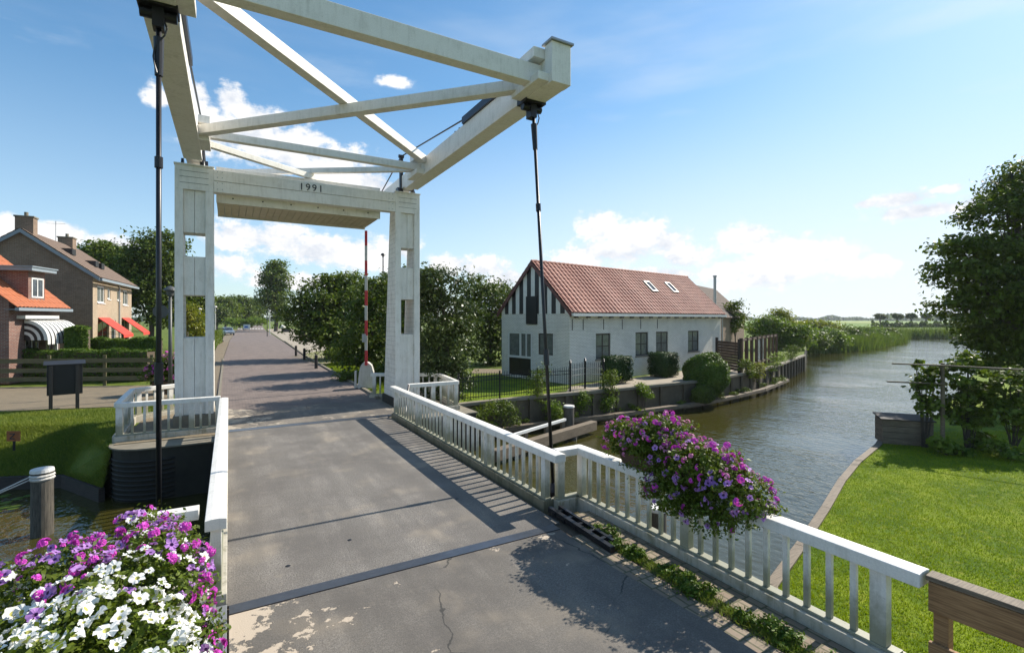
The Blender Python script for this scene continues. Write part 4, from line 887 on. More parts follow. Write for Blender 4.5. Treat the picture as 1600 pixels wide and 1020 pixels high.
# ================================================================== left: fence, notice board, lamp, hedges
t = thing('plank_fence', 'mossy three board wooden fence along the path before the hedge', 'fence', G(120, 601, ZG))
f0, f1 = G(-260, 606, ZG), G(239, 600, ZG); L = (f1-f0).length; d = (f1-f0).normalized()
for z in (0.28, 0.68, 1.12):
    mb = MB(); mb.beam(f0+Vector((0,0,z)), f1+Vector((0,0,z)), .035, .2); mb.build('board', M['olivewood'], t)
for u in (0.05, .2, .43, .66, .84, .995): q = f0.lerp(f1, u); MB().box(q.x-.06, q.x+.06, q.y+.0+.02, q.y+.15, ZG-.3, 1.32).build('post', M['olivewood'], t)
def hedge(name, label, cat, P, z1, wdt, mat, n, ls=.05, group=None, closed=False):
    """clipped hedge along a polyline: a solid twiggy core and a skin of leaves"""
    pts = [Vector(p) for p in P]; t = thing(name, label, cat, (pts[0].x, pts[0].y, ZG), group); mb = MB(); PP = []; NN = []
    for a, b in zip(pts[:-1], pts[1:]):
        d = (b-a).normalized(); nn = Vector((-d.y, d.x, 0)); m = (a+b)/2; L = (b-a).length
        mb.beam(Vector((a.x,a.y,(ZG+z1)/2-.03)), Vector((b.x,b.y,(ZG+z1)/2-.03)), wdt*.86, z1-ZG-.1)
        k = n; u = RNG.uniform(0, 1, k); v = RNG.uniform(-.5, .5, k); w = RNG.uniform(0, 1, k); side = RNG.random(k)
        top = side < .4; v = np.where(top, v, np.where(side < .85, -.5 if nn.dot(Vector((0,-1,0))) < 0 else .5, -v/abs(v)*.5))
        w = np.where(top, 1.0, w); bmp_ = .05*np.sin(u*L*3.1)+.04*np.sin(u*L*7.7+w*4)
        a_ = np.array(a); 
        Pn = np.stack([a.x+d.x*u*L+nn.x*v*(wdt+bmp_), a.y+d.y*u*L+nn.y*v*(wdt+bmp_), ZG+w*(z1-ZG)+bmp_], 1)+RNG.normal(size=(k,3))*.025
        Nn = np.stack([nn.x*v*1.5, nn.y*v*1.5, np.where(top, 1.0, .25)], 1)+RNG.normal(size=(k,3))*.45
        PP.append(Pn); NN.append(unit(Nn))
    Pn = np.concatenate(PP); Nn = np.concatenate(NN); V, F = leafgeo(Pn, Nn, ls, .6); npmesh('foliage', V, F, mat, t, Pn.mean(0))
    mb.build('twigs', M['soil'], t); return t
hedge('hedge', 'long low clipped hedge directly behind the wooden fence', 'hedge', [G(-260, 598, ZG), G(236, 593, ZG)], 1.42, .7, M['lf_hedge'], 26000, .045)
hedge('hedge', 'tall clipped block of hedge beside the brick house with the striped awning', 'hedge', [W(104, 25.5), W(139, 26.0)], 2.5, 1.1, M['lf_hedge'], 9000, .06)
hedge('hedge', 'clipped hedge running from the tall block towards the street lamp', 'hedge', [W(139, 27), W(252, 28.5)], 1.85, .9, M['lf_hedge'], 15000, .06)
bush('shrub', 'small round shrub with pink flowers above the wooden fence', 'shrub', [(129, 551, 7, 7, 0), (140, 552, 7, 6, 0)], 24.6, 0.9, M['lf_light'], 40, 30, .08, .05)
t = thing('notice_board', 'black double sided notice board on two posts on the grass', 'notice board', G(101, 637, ZG))
n0, n1 = G(78, 640, ZG), G(122, 636, ZG); d = (n1-n0).normalized(); rz = math.atan2(d.y, d.x); Tn = Matrix.Translation((n0.x, n0.y, 0)) @ Matrix.Rotation(rz, 4, 'Z'); ln = (n1-n0).length
mb = MB(); mb.box(-.08, ln+.12, -.02, .34, .42, 1.44, 0, Tn); mb.build('board', M['black'], t, .01)
mb = MB(); mb.add([Tn @ Vector(p) for p in ((-.16,-.1,1.46),(ln+.2,-.1,1.46),(ln+.2,.44,1.56),(-.16,.44,1.56),(-.16,-.1,1.44),(ln+.2,-.1,1.44),(ln+.2,.44,1.46),(-.16,.44,1.46))], [(0,1,2,3),(7,6,5,4),(0,1,5,4),(1,2,6,5),(2,3,7,6),(3,0,4,7)]); mb.build('lid', M['blackpaint'], t)
for x in (0.02, ln-.02): mb = MB(); mb.box(x-.05, x+.05, -.12, -.024, -.15, 1.40, 0, Tn); mb.build('leg', M['blackpaint'], t, .005)
t = thing('street_lamp', 'short street lamp with hat shaped shade beside the left portal post', 'street lamp', W(266, 19.2, ZG))
b = W(266, 19.2); MB().cyl(b+Vector((0,0,ZG)), b+Vector((0,0,3.9)), .075, .055, 12).build('pole', M['lampgrey'], t, smooth=True)
MB().lathe(b, [(.001, 4.28), (.12, 4.24), (.22, 4.14), (.23, 4.1), (.14, 4.08), (.11, 3.9), (.05, 3.86)], 18).build('lamp_shade', M['lampgrey'], t)
t = thing('road_sign', 'round grey back of a road sign on a pole left of the portal', 'road sign', W(251, 20.5, ZG))
b = W(251, 20.5); MB().cyl(b+Vector((0,0,ZG)), b+Vector((0,0,3.7)), .03).build('pole', M['galv'], t)
mb = MB(); mb.cyl(b+Vector((0,-.06,3.3)), b+Vector((0,-.035,3.3)), .27, .27, 24); mb.build('sign_plate', M['lampgrey'], t)
t = thing('warning_sign', 'small rusty square sign plate standing low in the shaded grass', 'sign', G(22, 697, ZG))
b = G(22, 697, ZG); d = Vector((RX, RY, 0)); MB().beam(b+Vector((0,0,-.1)), b+Vector((0,0,.28)), .04, .04).build('post', M['iron'], t)
mb = MB(); mb.beam(b-d*.16+Vector((0,-.03,.25)), b+d*.16+Vector((0,-.03,.25)), .015, .24); mb.build('plate', M['rust'], t)
mb = MB()
for p, q in (((-.06,.31),(.06,.31)),((.06,.31),(-.06,.19)),((-.06,.19),(.06,.19))): mb.beam(b+d*p[0]+Vector((-.02,-.05,p[1])), b+d*q[0]+Vector((-.02,-.05,q[1])), .006, .022)
mb.build('marking', M['blackpaint'], t)
# ================================================================== barrier, bollards, small street things
t = thing('boom_barrier', 'raised red and white boom barrier on a white housing beside the right portal post', 'barrier', G(573, 606, 0))
b = G(573, 606, 0); b.z = 0; Tb = Matrix.Translation(b) @ Matrix.Rotation(R(-20), 4, 'Z'); 
mb = MB(); mb.prism([Tb @ Vector(p) for p in ((-.36,-.2,0),(.36,-.2,0),(.30,-.2,.72),(.22,-.2,1.0),(.08,-.2,1.13),(-.1,-.2,1.13),(-.22,-.2,1.0),(-.30,-.2,.72))], Tb.to_3x3() @ Vector((0,.4,0))); mb.build('housing', M['barrierwhite'], t, .03)
mb = MB(); mb.box(-.5, -.42, -.1, .1, .0, .75, 0, Tb); mb.box(-.52, -.30, -.08, .08, .04, .14, 0, Tb); mb.build('counter_arm', M['barrierwhite'], t, .01)
bt = ZA(362, 21.5); z = 1.05; k = 0; n_ = 9; mw, mr = MB(), MB()
D_ = b.x*FX+b.y*FY; zt = ZA(362, D_)
for k in range(n_):
    z0 = 1.0+(zt-1.0)*k/n_; z1 = 1.0+(zt-1.0)*(k+1)/n_; (mw if k % 2 == 1 else mr).box(-.055, .055, -.26, -.205, z0, z1-.001, 0, Tb)
mw.build('boom_white_bands', M['barrierwhite'], t); mr.build('boom_red_bands', M['red'], t)
mb = MB(); mb.box(-.16, .0, -.3, -.262, 2.0, 2.35, 0, Tb); mb.build('lamp_bracket', M['galv'], t)
bl = None
for px, py, lab in ((494, 577, 'black bollard nearest the barrier on the grass verge'), (475.5, 563, 'middle one of three black bollards on the verge'), (462.5, 557, 'black bollard farthest from the barrier at the lay-by corner')):
    b = G(px, py, ZG); tt_ = thing('bollard', lab, 'bollard', b, 'bollards along the verge'); hgt = 22/FOC*(b.x*FX+b.y*FY)
    mb = MB(); hgt = .85; mb.cyl(b, b+Vector((0,0,hgt)), .095, .09, 14); o = mb.build('body', M['blackpaint'], tt_); MB().cyl(b+Vector((0,0,hgt)), b+Vector((0,0,hgt+.04)), .09, .05, 14).build('cap', M['darkwood'], tt_)
def pile(px, py, r, zt, lab, D=None, group='mooring piles in the canal', cap=True, ang=.0):
    """px,py: centre of its top face"""
    b = W(px, D, 0) if D else G(px, py, zt); t = thing('mooring_pile', lab, 'mooring pile', (b.x, b.y, ZW), group)
    MB().cyl((b.x, b.y, ZW-.6), (b.x+ang, b.y, zt), r*1.05, r, 20).build('pile', M['pile'], t, smooth=False)
    MB().cyl((b.x+ang, b.y, zt+.002), (b.x+ang, b.y, zt+.07), r*1.12, r*1.05, 20).build('cap', M['pilecap'], t, .01)
    return Vector((b.x, b.y, zt))
p1 = pile(66, 737, .17, -.05, 'thick round mooring pile with pale cap and white rope at far left')
p2 = pile(1027, 797, .155, -.35, 'white capped mooring pile seen between the right railing balusters')
p3 = pile(889, 636, .19, -.3, 'pale capped mooring pile at the end of the timber guide beam')
t = thing('mooring_rope', 'white mooring rope tied round the leftmost pile and slanting down to the left', 'rope', p1)
mb = MB(); q = Vector((-8.5, 9.0, -.9))
for s in (0, .06): mb.tube([p1+Vector((-.15, -.05, -.05-s))]+[p1.lerp(q, k/8)+Vector((0,0,-.35*math.sin(math.pi*k/8)-s*k/3)) for k in range(1, 9)], [.014]*9, 6)
mb.build('rope', M['rope'], t); mb = MB(); mb.lathe(p1+Vector((0,0,-.12)), [(.18, -.03), (.20, 0), (.18, .03), (.20, .06), (.18, .09)], 18); mb.build('rope_loop', M['rope'], t)
t = thing('guide_beam', 'mossy grey timber guide beam with white rail reaching into the canal', 'guide beam', G(930, 672, ZW+.15))
a, b = G(928, 664, -1.0), G(770, 712, -1.0); a2 = a.lerp(b, 0)
mb = MB(); mb.beam(a, b, .28, .34); mb.build('beam', M['greywood'], t, .02)
a, b = G(883, 655, -.62), G(790, 683, -.62); MB().beam(a, b, .10, .08).build('rail', M['trim'], t)
for k in (.05, .35, .7): q = a.lerp(b, k); MB().box(q.x-.06, q.x+.06, q.y-.06, q.y+.06, -1.0, -.67).build('rail_post', M['greywood'], t)
for k in (.25, .8): q = G(928, 664, -1.0).lerp(G(770, 712, -1.0), k); MB().cyl((q.x, q.y, -2), (q.x, q.y, -1.18), .14).build('pile', M['pile'], t)
# iron fence and gate on the quay
t = thing('iron_fence', 'low black iron fence with thin bars along the garden lawn', 'fence', G(720, 627, ZG))
a, b = G(716, 627.5, ZG), G(890, 610.5, ZG); L = (b-a).length; d = (b-a).normalized(); rz = math.atan2(d.y, d.x)
def hz2(u): return .92+.06*u
for z in (.12, .72, .86): MB().beam(a+Vector((0,0,z)), b+Vector((0,0,z)), .02, .025).build('rail', M['iron'], t)
for u in (0, .34, .68): q = a.lerp(b, u); MB().box(q.x-.025, q.x+.025, q.y-.025, q.y+.025, ZG-.1, 1.0).build('post', M['iron'], t)
pr = None; n_ = 46
for k in range(n_):
    q = a.lerp(b, (k+.5)/n_)
    if pr is None:
        mb = MB(); mb.box(q.x-.008, q.x+.008, q.y-.008, q.y+.008, .0, .90); mb.add([(q.x-.015,q.y-.012,.9),(q.x+.015,q.y-.012,.9),(q.x,q.y+.015,.9),(q.x,q.y,1.0)], [(0,1,2),(0,1,3),(1,2,3),(2,0,3)]); pr = mb.build('bar', M['iron'], t)
    else: inst(pr, (q.x, q.y, 0), t)
t = thing('iron_gate', 'ornate black iron gate with stout posts and pale top rails at the lawn corner', 'gate', G(915, 609, ZG))
a, c = G(891, 610.5, ZG), G(943, 607, ZG); m = W(914, (a.x*FX+a.y*FY)+1.0, ZG)
for q in (a, m, c): mb = MB(); mb.cyl((q.x,q.y,ZG-.1), (q.x,q.y,1.12), .045, .045, 10); mb.lathe((q.x,q.y,1.12), [(.045,0),(.065,.03),(.03,.06),(.05,.1),(.0,.15)], 12); mb.build('post', M['iron'], t)
for a_, b_ in ((a, m), (m, c)):
    for z, mm in ((.25, 'iron'), (.62, 'galv'), (.88, 'galv')): MB().beam(a_+Vector((0,0,z)), b_+Vector((0,0,z)), .03, .03).build('rail', M[mm], t)
    for k in range(9):
        q = a_.lerp(b_, (k+.5)/9); o = inst(pr, (q.x, q.y, 0.0), t, name='bar'); o.scale.z = 1.12
# timber screens
t = thing('garden_screen', 'brown slatted timber screen panel at the far end of the white house', 'screen', G(1147, 578, ZG))
a, b = G(1120, 575, ZG), G(1155, 582, ZG); a.z = b.z = 0; d = (b-a); L = d.length; d.normalize()
mb = MB()
for k in range(10): mb.beam(a+Vector((0,0,.1+k*.165)), b+Vector((0,0,.1+k*.165)), .03, .15)
mb.build('slats', M['brownwood'], t)
for q in (a, b): MB().box(q.x-.06, q.x+.06, q.y-.06, q.y+.06, ZG-.1, 1.85).build('post', M['darkwood'], t)
t = thing('garden_screen', 'row of open timber screen bays with gaps running along the quay', 'screen', G(1180, 575, ZG))
a, b = G(1158, 582, ZG), G(1213, 563, ZG); a.z = b.z = 0
for z in (.25, 1.78): MB().beam(a+Vector((0,0,z)), b+Vector((0,0,z)), .08, .12).build('rail', M['brownwood'], t)
for k in range(9): q = a.lerp(b, k/8); MB().box(q.x-.07, q.x+.07, q.y-.07, q.y+.07, ZG-.1, 1.9).build('post', M['brownwood'], t)
mb = MB(); q0, q1 = a.lerp(b, .42), a.lerp(b, .58); mb.beam(q0+Vector((0,0,1.0)), q1+Vector((0,0,1.0)), .012, 1.35); mb.build('pane', M['curtain'], t)
# ================================================================== right lawn: box, trellis, brown fence
t = thing('timber_bin', 'low grey timber storage box with sloping lid on the lawn edge', 'storage box', G(1418, 695, ZL))
a, b = G(1379, 693, ZL), G(1459, 699, ZL); d = (b-a); L = d.length; d.normalize(); nn = Vector((-d.y, d.x, 0)); Tx = Matrix(((d.x, nn.x, 0, a.x), (d.y, nn.y, 0, a.y), (0,0,1,0), (0,0,0,1)))
for k in range(4): mb = MB(); mb.box(0, L, 0, .7, ZL+.01+k*.18, ZL+.18+k*.18, 0, Tx); mb.build('plank_ring', M['greywood'], t, .006)
mb = MB(); mb.add([Tx @ Vector(p) for p in ((-.05,-.06,-.02),(L+.05,-.06,-.02),(L+.05,.75,.04),(-.05,.75,.04),(-.05,-.06,.01),(L+.05,-.06,.01),(L+.05,.75,.075),(-.05,.75,.075))], [(0,1,2,3),(7,6,5,4),(0,1,5,4),(1,2,6,5),(2,3,7,6),(3,0,4,7)]); mb.build('lid', M['darkwood'], t)
t = thing('trellis', 'bare timber trellis with long horizontal poles over the espaliered shrubs', 'trellis', G(1473, 700, ZL))
b = G(1473, 702, ZL); Dp = b.x*FX+b.y*FY
MB().cyl((b.x, b.y, ZL-.2), (b.x, b.y, ZA(567, Dp)), .055, .05, 10).build('post', M['greywood'], t)
def hp(px0, py0, px1, py1, D0, D1): return MB().cyl(W(px0, D0, ZA(py0, D0)), W(px1, D1, ZA(py1, D1)), .022, .022, 8)
hp(1394, 568, 1474, 571, Dp+.1, Dp-.1).build('pole', M['greywood'], t); hp(1386, 596, 1480, 600, Dp+.1, Dp-.1).build('pole', M['greywood'], t)
hp(1474, 571, 1760, 586, Dp-.1, Dp-2.2).build('pole', M['greywood'], t); MB().beam(W(1520, Dp+2, ZA(575, Dp+2)), W(1700, Dp+1.0, ZA(579, Dp+1.0)), .06, .10).build('pole', M['greywood'], t)
for px in (1680,): q = W(px, Dp-1.0); MB().cyl((q.x,q.y,ZL-.2), (q.x,q.y,ZA(576, Dp-1)), .05).build('post', M['darkwood'], t)
t = thing('board_fence', 'brown stained two board fence joined to the end of the white railing', 'fence', (4.95, 1.75, -.2))
a = Vector((4.97, 1.80, 0)); b = Vector((5.25, -3.0, 0)); 
for z0, z1 in ((.62, .86), (.13, .37)): MB().beam(a+Vector((0,0,(z0+z1)/2)), b+Vector((0,0,(z0+z1)/2)), .04, z1-z0).build('board', M['fencewood'], t, .006)
MB().beam(a+Vector((.05,.02,.885)), b+Vector((.05,0,.885)), .15, .04).build('cap_rail', M['greywood'], t, .006)
for u in (.012, .4, .8): q = a.lerp(b, u); MB().box(q.x+.025, q.x+.12, q.y-.06, q.y+.04, -.5, .86).build('post', M['fencewood'], t, .005)


# ================================================================== flowers
def blossom_mesh(name, rad, depth, petals, mats, seed):
    rnd = random.Random(seed); vs = [(0,0,-depth)]; n = petals*4; fs = []; mi = []
    for k in range(n): a = 2*math.pi*k/n; vs.append((math.cos(a)*rad*.30, math.sin(a)*rad*.30, -depth*.35))
    for k in range(n):
        a = 2*math.pi*k/n; lob = 1-.16*abs(math.cos(a*petals/2))**4*1.4; r = rad*lob*(1+rnd.uniform(-.08,.08)); vs.append((math.cos(a)*r, math.sin(a)*r, rnd.uniform(-.24,.14)*rad+(.12*rad*math.sin(a*2+seed))-(.14*rad if k % 2 else 0)))
    for k in range(n):
        q = (k+1) % n; fs.append((0, 1+k, 1+q)); mi.append(1); fs.append((1+k, 1+n+k, 1+n+q, 1+q)); mi.append(0)
    me = bpy.data.meshes.new(name); me.from_pydata(vs, [], fs); [me.materials.append(m) for m in mats]; me.polygons.foreach_set('material_index', mi)
    for p in me.polygons: p.use_smooth = True
    return me
def cluster_mesh(name, rad, mats, seed):
    rnd = random.Random(seed); vs = []; fs = []; mi = []
    for j in range(11):
        d = Vector((rnd.uniform(-1,1), rnd.uniform(-1,1), rnd.uniform(.2,1))).normalized(); c = d*rad*.75; a0 = d.orthogonal().normalized(); b0 = d.cross(a0); b = len(vs); vs.append(c-d*rad*.1)
        for k in range(10): a = 2*math.pi*k/10; r = rad*(.42 if k % 2 == 0 else .26); vs.append(c+a0*math.cos(a)*r+b0*math.sin(a)*r)
        for k in range(10): fs.append((b, b+1+k, b+1+(k+1) % 10)); mi.append(0)
    me = bpy.data.meshes.new(name); me.from_pydata([tuple(v) for v in vs], [], fs); [me.materials.append(m) for m in mats]
    return me
BM = {'w': [blossom_mesh('white_blossom', .052, .03, 5, [M['pw'], M['py']], s) for s in (1,2,3)], 'p': [blossom_mesh('purple_blossom', .043, .026, 5, [M['pp'], M['pd']], s) for s in (4,5,6)],
      'm': [cluster_mesh('magenta_cluster', .052, [M['pm']], s) for s in (7,8,9)], 'k': [cluster_mesh('pink_cluster', .042, [M['pk']], s) for s in (10,11)]}
NMS = {'w': 'white_blossom', 'p': 'purple_blossom', 'm': 'magenta_cluster', 'k': 'pink_cluster'}
def flower_planter(label, base, lobes, nleaf, counts, picker, scale=1.0, trough=None, lf='lf_mid', limit=95, group='flower planters on the bridge'):
    t = thing('flower_planter', label, 'planter', base, group)
    lob = [(*l,) for l in lobes]
    crown('foliage', lob, nleaf//30, 30, .055*scale, .026*scale, M[lf], t, .5)
    # loose trailing sprays
    P, N = crownpts([(l[0], l[1], l[2]-.06, l[3]*1.02, l[4]*1.02, l[5]*1.05) for l in lob], nleaf//200, 12, .05*scale)
    V, F = leafgeo(P, N, .032*scale, .4); npmesh('trailing_leaves', V, F, M['lf_light'], t, P.mean(0))
    if trough:
        x0, x1, y0, y1, z0, z1 = trough; mb = MB()
        mb.add([(x0+.04,y0+.04,z0),(x1-.04,y0+.04,z0),(x1-.04,y1-.04,z0),(x0+.04,y1-.04,z0),(x0,y0,z1),(x1,y0,z1),(x1,y1,z1),(x0,y1,z1)], [(3,2,1,0),(4,5,6,7),(0,1,5,4),(1,2,6,5),(2,3,7,6),(3,0,4,7)]); mb.build('trough', M['brownwood'], t, .01)
    L = np.array(lob); rest = {}
    cnt = {k: 0 for k in counts}; tot = sum(counts.values()); made = 0; tries = 0
    while made < tot and tries < tot*60:
        tries += 1
        l = lob[random.choices(range(len(lob)), [q[3]*q[4]+q[4]*q[5] for q in lob])[0]]
        d = Vector((random.gauss(0,1), random.gauss(0,1), random.gauss(0,1))).normalized()
        if d.z < -.35: continue
        p = Vector((l[0]+d.x*l[3]*1.06, l[1]+d.y*l[4]*1.06, l[2]+d.z*l[5]*1.06))
        if any(((p.x-q[0])/q[3])**2+((p.y-q[1])/q[4])**2+((p.z-q[2])/q[5])**2 < .93 for q in lob if q is not l): continue
        c = picker(p, cnt, counts)
        if c is None or cnt[c] >= counts[c]: continue
        nrm = Vector((d.x/l[3], d.y/l[4], d.z/l[5])).normalized(); nrm = (nrm+Vector((.15,-.12,.05))+Vector((random.gauss(0,.42), random.gauss(0,.42), random.gauss(0,.38)))).normalized()
        rot = nrm.to_track_quat('Z', 'Y'); rot = rot @ Vector((0,0,1)).rotation_difference(Vector((0,0,1))); me = random.choice(BM[c]); s = scale*random.uniform(.55, 1.25)
        p = p+nrm*random.uniform(-.03,.06)*scale
        if cnt[c] < limit:
            o = bpy.data.objects.new(NMS[c], me); COL.objects.link(o); o.parent = t; o.location = p-WL[t]; o.rotation_mode = 'QUATERNION'; o.rotation_quaternion = rot; o.scale = (s,)*3
        else: rest.setdefault(c, []).append((me, p, rot, s))
        cnt[c] += 1; made += 1
    for c, lst in rest.items():
        vs, fs = [], []; mi = []
        for me, p, rot, s in lst:
            b = len(vs); Mx = Matrix.Translation(p) @ rot.to_matrix().to_4x4() @ Matrix.Scale(s, 4); vs += [Mx @ v.co for v in me.vertices]; fs += [[b+i for i in f.vertices] for f in me.polygons]; mi += [f.material_index for f in me.polygons]
        me = bpy.data.meshes.new(NMS[c]+'s'); me.from_pydata([v-Vector(base) for v in vs], [], fs); [me.materials.append(m) for m in BM[c][0].materials]; me.polygons.foreach_set('material_index', mi); me.update()
        o = link(me, NMS[c]+'s', base, t); o['kind'] = 'stuff'
    return t
def pickL(p, cnt, counts):
    far = p.y > 3.85+.25*math.sin(p.x*9) or p.x < -1.12
    if not far: return 'w' if random.random() < (.93 if p.y > 3.2 else 1.1) else 'p'
    r = random.random(); return 'm' if r < .42 else ('p' if r < .9 else 'w')
flower_planter('foreground planter overflowing with white petunias below purple and magenta ones', (-.62, 3.7, .5),
    [(-.62,3.1,.98,.50,.75,.56), (-.60,3.85,.98,.47,.75,.48), (-.62,4.6,.95,.40,.65,.38), (-.95,3.7,.98,.40,.7,.35), (-.62,5.0,1.08,.30,.40,.30), (-.30,3.6,.70,.24,.6,.36), (-.55,2.6,.85,.45,.5,.5), (-1.05,4.3,1.08,.40,.55,.36), (-.98,4.85,1.02,.32,.4,.28), (-.45,4.3,1.08,.30,.45,.40)],
    36000, {'w': 470, 'p': 250, 'm': 170}, pickL, .82, (-.80, -.42, 2.6, 4.9, .55, .85))
def pickR(p, cnt, counts):
    r = random.random()
    if p.z > 1.25 or p.y > 4.9: return 'm' if r < .45 else ('k' if r < .72 else 'p')
    return 'p' if r < .8 else 'm'
flower_planter('planter of purple and pink petunias trailing over the right approach railing', (5.0, 4.4, .8),
    [(5.05,5.30,1.27,.31,.44,.24), (5.02,4.75,1.24,.37,.56,.33), (5.0,4.05,1.14,.37,.52,.35), (4.95,3.60,1.0,.34,.42,.30), (4.88,4.35,.78,.26,.40,.26), (4.86,3.9,.72,.22,.34,.22), (5.1,4.75,1.46,.26,.36,.22)],
    30000, {'p': 170, 'm': 130, 'k': 110}, pickR, .95, (4.86, 5.2, 3.7, 5.4, .93, 1.12))
b = W(262, 20.3, 0)
flower_planter('pink and magenta flower planter behind the left portal post and the lamp', (b.x, b.y, ZG),
    [(b.x, b.y, 1.05, .42,.42,.45), (b.x-.35, b.y+.1, .75, .4,.4,.4), (b.x+.35, b.y, .7, .3,.3,.4)], 7000, {'m': 35, 'k': 60}, lambda p,c,n: 'm' if random.random() < .4 else 'k', 1.9, (b.x-.5, b.x+.5, b.y-.3, b.y+.3, ZG, .45), 'lf_dark')
# ================================================================== trees
tree('leafy_tree', 'rounded leafy tree overhanging the road between lay-by and verge', 'tree', W(512, 37, ZG),
    [(500,472,36,30,0),(474,500,24,30,-.5),(532,464,34,30,1),(520,512,42,36,-.5),(556,486,30,40,1),(500,530,24,20,-.6),(510,440,14,10,0),(545,440,16,12,1),(540,545,34,22,.3)], 37, M['lf_mid'], 420, 44, .42, .13, .2)
tree('leafy_tree', 'dark tree behind the red and white barrier boom', 'tree', W(582, 28, ZG),
    [(582,462,30,28,0),(572,510,36,44,0),(604,484,26,50,1),(558,548,28,28,-.5),(606,448,16,20,1.5),(592,560,36,36,0),(612,540,24,50,1)], 28, M['lf_dark'], 380, 44, .34, .10, .17)
tree('leafy_tree', 'dark tree seen through the slots of the right portal post', 'tree', W(642, 25, ZG),
    [(640,450,26,30,0),(636,510,34,50,0),(650,570,34,44,0),(620,590,26,26,0)], 25, M['lf_dark'], 260, 44, .3, .09, .14)
tree('glossy_tree', 'glossy leaved tree standing right behind the right portal post and its railing', 'tree', W(700, 20, ZG),
    [(688,450,36,30,0),(672,492,36,42,.4),(702,540,38,46,-.2),(668,575,42,44,0),(706,590,30,32,-.5),(726,505,22,32,.5),(664,440,22,20,.5),(690,615,26,22,-.8)], 20, M['lf_grey'], 460, 44, .24, .072, .13)
tree('leafy_tree', 'tree with airy crown left of the striped gable', 'tree', W(765, 33, ZG),
    [(748,456,26,22,0),(768,486,34,34,0),(752,520,36,38,0),(792,468,24,22,1.5),(786,520,30,40,1),(734,478,18,30,0),(775,550,36,28,0),(800,500,20,34,2.5)], 33.5, M['lf_dark'], 400, 40, .36, .11, .16)
tree('poplar_tree', 'tall upright poplar standing alone beside the far road', 'tree', W(431, 118, ZG),
    [(431,430,15,18,0),(422,448,12,20,0),(440,450,12,22,0),(430,470,18,20,0),(438,486,13,14,0),(420,470,9,14,0),(430,418,9,9,0)], 118, M['lf_mid'], 300, 30, .9, .32, .45)
for i, (px, py, rx, ry, D, lab) in enumerate([(352,482,16,15,150,'dense round tree above the parked car'),(374,480,15,15,158,'round tree second from the car on the far road'),(393,484,13,14,170,'low round tree nearest the blue place name sign'),(338,490,12,12,140,'low dark tree half hidden by the left portal post')]):
    tree('leafy_tree', lab, 'tree', W(px, D, ZG), [(px,py,rx,ry,0),(px-rx*.5,py+6,rx*.8,ry*.7,0),(px+rx*.5,py+5,rx*.8,ry*.7,0)], D, M['lf_dark'] if i % 2 else M['lf_mid'], 170, 30, 1.0, .42, .35, 'trees beyond the far road')
for px, lobes, D, lab in ((235, [(236,392,24,26,0),(222,420,30,30,0),(250,430,26,40,0),(228,462,38,34,0),(262,395,18,30,1),(255,478,30,32,0),(205,452,24,28,0)], 47, 'tallest tree rising behind the brown brick house'),
                     (165, [(162,402,22,20,0),(180,420,24,24,0),(150,398,16,18,0),(196,408,18,18,0),(185,445,26,26,0)], 52, 'lower tree directly behind the chimney of the brick house'),
                     (290, [(284,440,22,28,0),(300,470,20,24,0),(280,480,22,30,0),(272,420,14,18,0)], 50, 'dark tree behind the left portal post')):
    tree('leafy_tree', lab, 'tree', W(px, D, ZG), lobes, D, M['lf_dark'] if px != 165 else M['lf_mid'], 420, 40, .5, .17, .25, 'trees behind the brick houses')
tree('yellow_tree', 'yellow green shrubby tree seen through the lower slot of the left portal post', 'tree', W(304, 42, ZG), [(303,505,14,16,0),(296,488,10,12,0),(312,520,12,10,0)], 42, M['lf_yel'], 90, 34, .3, .11, .08)
tree('big_tree', 'large dark tree spreading in from the right edge above the lawn', 'tree', W(1612, 20, ZL),
    [(1560,345,44,38,0),(1600,300,42,34,.5),(1545,400,44,36,0),(1505,430,34,26,-.3),(1575,440,60,46,0),(1525,480,48,30,0),(1570,510,52,40,.4),(1640,380,60,70,.8),(1650,500,70,70,1),(1500,388,28,16,0),(1545,540,34,28,.6),(1590,570,46,30,.4),(1700,430,80,90,1.5),(1610,270,26,20,.5)], 20, M['lf_big'], 1250, 42, .27, .095, .3)
tree('sapling', 'thin airy young tree at the far end of the white house', 'tree', W(1149, 41, ZG), [(1146,492,12,16,0),(1156,502,11,12,0),(1142,510,10,10,0),(1152,478,7,8,0),(1140,482,5,6,0)], 41, M['lf_mid'], 90, 22, .26, .10, .06)
for i, (pl, D, mt, lab) in enumerate((([(1202,510,20,14,0),(1186,518,16,12,0)], 50, 'lf_light', 'light green shrub above the timber screens'), ([(1222,505,14,17,0),(1232,520,22,16,0),(1216,492,8,8,0)], 52, 'lf_yel', 'yellow green shrub with pointed top past the screens'), ([(1245,528,18,18,0),(1228,540,16,14,0),(1250,515,12,8,0)], 49, 'lf_light', 'bushy shrub where the quay ends at the waterside'))):
    bush('shrub', lab, 'shrub', pl, D, ZG, M[mt], 150, 34, .35, .13, 'shrubs at the end of the quay')
bush('willow_shrub', 'yellow green willow scrub on the far reed bank', 'shrub', [(1290,512,22,6,0),(1270,508,16,6,0)], 85, ZG, M['lf_yel'], 60, 30, .6, .25)
for i, (px, rx, ry) in enumerate([(1375,11,10),(1402,9,8),(1424,9,8),(1447,9,9),(1470,10,8),(1492,12,9)]):
    D = 175; tree('field_tree', ['widest round tree at the left end of the far field row', 'second tree from the left in the far field row', 'third tree from the left in the far field row', 'fourth tree from the left in the far field row', 'fifth tree from the left in the far field row', 'rightmost tree of the far field row by the big tree'][i], 'tree', W(px, D, ZG), [(px,494.5,rx*.62,3.6,0),(px-rx*.35,492.5,rx*.35,2.2,0),(px+rx*.4,495.5,rx*.3,2,0)], D, M['lf_dark'], 60, 26, .3, .30, .25, 'row of trees in the far field')
